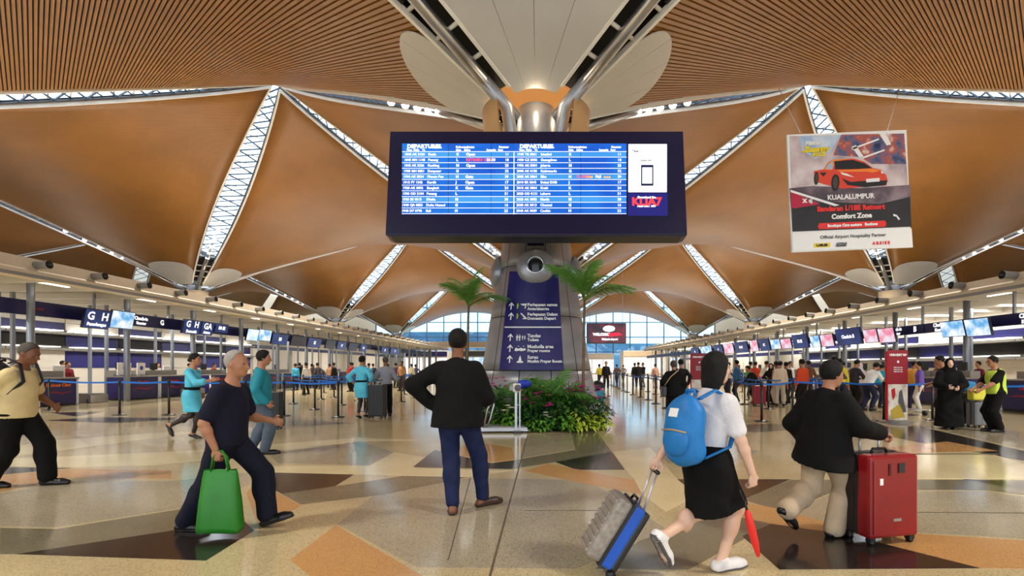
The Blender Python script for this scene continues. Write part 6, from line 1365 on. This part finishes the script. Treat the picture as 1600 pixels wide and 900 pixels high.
def palm(loc, h, n, L, label, lean=(0, 0), wl=.32):
    t = empty('palm', loc); tag(t, label, 'palm'); top = (lean[0], lean[1], h)
    MB().tube([(0, 0, 0), (lean[0] * .3, lean[1] * .3, h * .45), (lean[0] * .7, lean[1] * .7, h * .8), top], [.05, .035, .03, .026], 10).build('trunk', M_trunk, t)
    for k in range(7): z = h * (.1 + .12 * k); MB().lathe([(.046 - .002 * k, -.012), (.05 - .0022 * k, 0), (.046 - .002 * k, .012)], 10, (lean[0] * z / h, lean[1] * z / h, z)).build('trunk_ring', M_trunk, t)
    crown(t, top, n, L, .38, wl, 24, elev=(.1, 1.25)); return t
pL = AT(729, 470, 12.6); palm((pL.x, pL.y, 0), pL.z - .15, 14, 1.1, 'young palm left of the column above the standing man', (.05, 0))
pR = AT(912, 470, 11.6); palm((pR.x - .02, pR.y, 0), pR.z, 15, 1.3, 'young palm in front of the right side of the column', (.04, 0), .36)
def fern(x, y, L, n, label, z=.22):
    t = empty('fern', (x, y, z)); tag(t, label, 'fern', 'ferns in the planter'); crown(t, (0, 0, .05), n, L, .6, L * .28, 20, elev=(.25, 1.15), m=G_fern)
def bush(x, y, r, h, n, m, label, z=.2, fl=None, nf=0, ll=.2, cat='plant'):
    t = empty('leafy_plant', (x, y, z)); tag(t, label, cat, 'flowering plants in the planter')
    st = MB(); mb = MB()
    for i in range(7):
        a = i * 2.4; tip = Vector((math.cos(a) * r * .6, math.sin(a) * r * .6, h * (.6 + .4 * ((i * .37) % 1)))); st.tube([(0, 0, 0), tip * .5 + Vector((0, 0, h * .1)), tip], [.012, .009, .005], 5)
    st.build('stems', G_dark, t)
    for i in range(n):
        a = rnd.uniform(0, 2 * PI); q = rnd.uniform(.0, 1) ** .5; z_ = h * (1 - .75 * q * q) * rnd.uniform(.35, 1.0); b = Vector((math.cos(a) * r * q * .85, math.sin(a) * r * q * .85, z_))
        leaf(mb, b, (math.cos(a) + rnd.uniform(-.4, .4), math.sin(a) + rnd.uniform(-.4, .4), rnd.uniform(-.1, .7)), (0, 0, 1), ll * rnd.uniform(.7, 1.2), ll * .42, .5, 3, .18)
    o = mb.build('foliage', m, t); o['kind'] = 'stuff'
    for i in range(nf):
        a = rnd.uniform(PI, 2 * PI); q = rnd.uniform(.2, .9); c = Vector((math.cos(a) * r * q, math.sin(a) * r * (q * .6 + .5), h * rnd.uniform(.7, 1.15))); f = MB()
        for k in range(6): th = k * PI / 3; leaf(f, c, (math.cos(th), math.sin(th) * .8 - .3, .45), (0, 0, 1), .085, .07, .3, 2, .1)
        f.ball(c + Vector((0, -.004, .008)), .016, 6); f.build('blossom', fl, t)
for x, y, L, n, l in ((.42, 11.75, 1.3, 15, 'tall fern below the blue sign'), (-.25, 11.8, 1.0, 13, 'fern left of the tall fern below the sign'), (.85, 11.85, 1.0, 12, 'fern right of the tall fern against the column'), (-.8, 11.95, .9, 12, 'fern behind the luggage scale'), (.1, 11.6, .85, 11, 'small fern in front of the tall fern')): fern(x, y, L, n, l)
for k, (x, y, r, h, n, m, l, fl, nf, ll) in enumerate((
  (1.02, 11.62, .42, .62, 120, G_dark, 'magenta flowering plant at the right end of the planter', P_purple, 16, .17), (1.45, 11.85, .36, .48, 100, G_dark, 'magenta flowering plant behind the right planter corner', P_purple, 10, .16),
  (-.95, 11.75, .38, .66, 110, G_dark, 'magenta flowering plant behind the scale loop', P_purple, 12, .18), (-.05, 11.35, .36, .6, 100, G_dark, 'magenta flowering plant beside the scale post', P_purple, 9, .18),
  (.42, 11.3, .40, .52, 120, G_dark, 'dark leafy plant with few magenta blossoms in the planter middle', P_purple, 6, .2), (1.0, 11.28, .40, .36, 130, G_lime, 'lime leafed plant along the right planter front', None, 0, .17), (1.45, 11.5, .32, .3, 100, G_lime, 'lime leafed plant at the right planter tip', None, 0, .16),
  (-.55, 11.4, .36, .42, 110, G_mid, 'green leafy plant behind the scale platform', P_white, 5, .19), (.15, 11.12, .30, .3, 90, G_mid, 'low green plant in front of the planter middle', P_white, 3, .17), (.6, 11.1, .34, .32, 110, G_mid, 'low green plant left of the lime leafed plants', None, 0, .18),
  (.0, 11.75, .4, .8, 120, G_mid, 'taller green plant between the ferns', None, 0, .22), (.75, 11.65, .42, .75, 120, G_mid, 'taller green plant behind the magenta flowers', None, 0, .22), (-1.3, 12.0, .36, .55, 100, G_dark, 'dark plant at the left end of the planter', P_purple, 5, .18))):
    bush(x, y, r, h * 1.3, int(n * 1.3), m, l, .2 if y > 11.5 else .02, fl, nf, ll)
# ================================================================ lettering becomes plain mesh
dg = bpy.context.evaluated_depsgraph_get()
for o in [o for o in SC.objects if o.type == 'FONT']:
    me = bpy.data.meshes.new_from_object(o.evaluated_get(dg)); nm = o.name; cv = o.data
    if not me.materials: me.materials.append(cv.materials[0])
    n = bpy.data.objects.new(nm, me); COL.objects.link(n); n.parent = o.parent; n.matrix_parent_inverse = o.matrix_parent_inverse; n.matrix_basis = o.matrix_basis
    bpy.data.objects.remove(o); n.name = nm
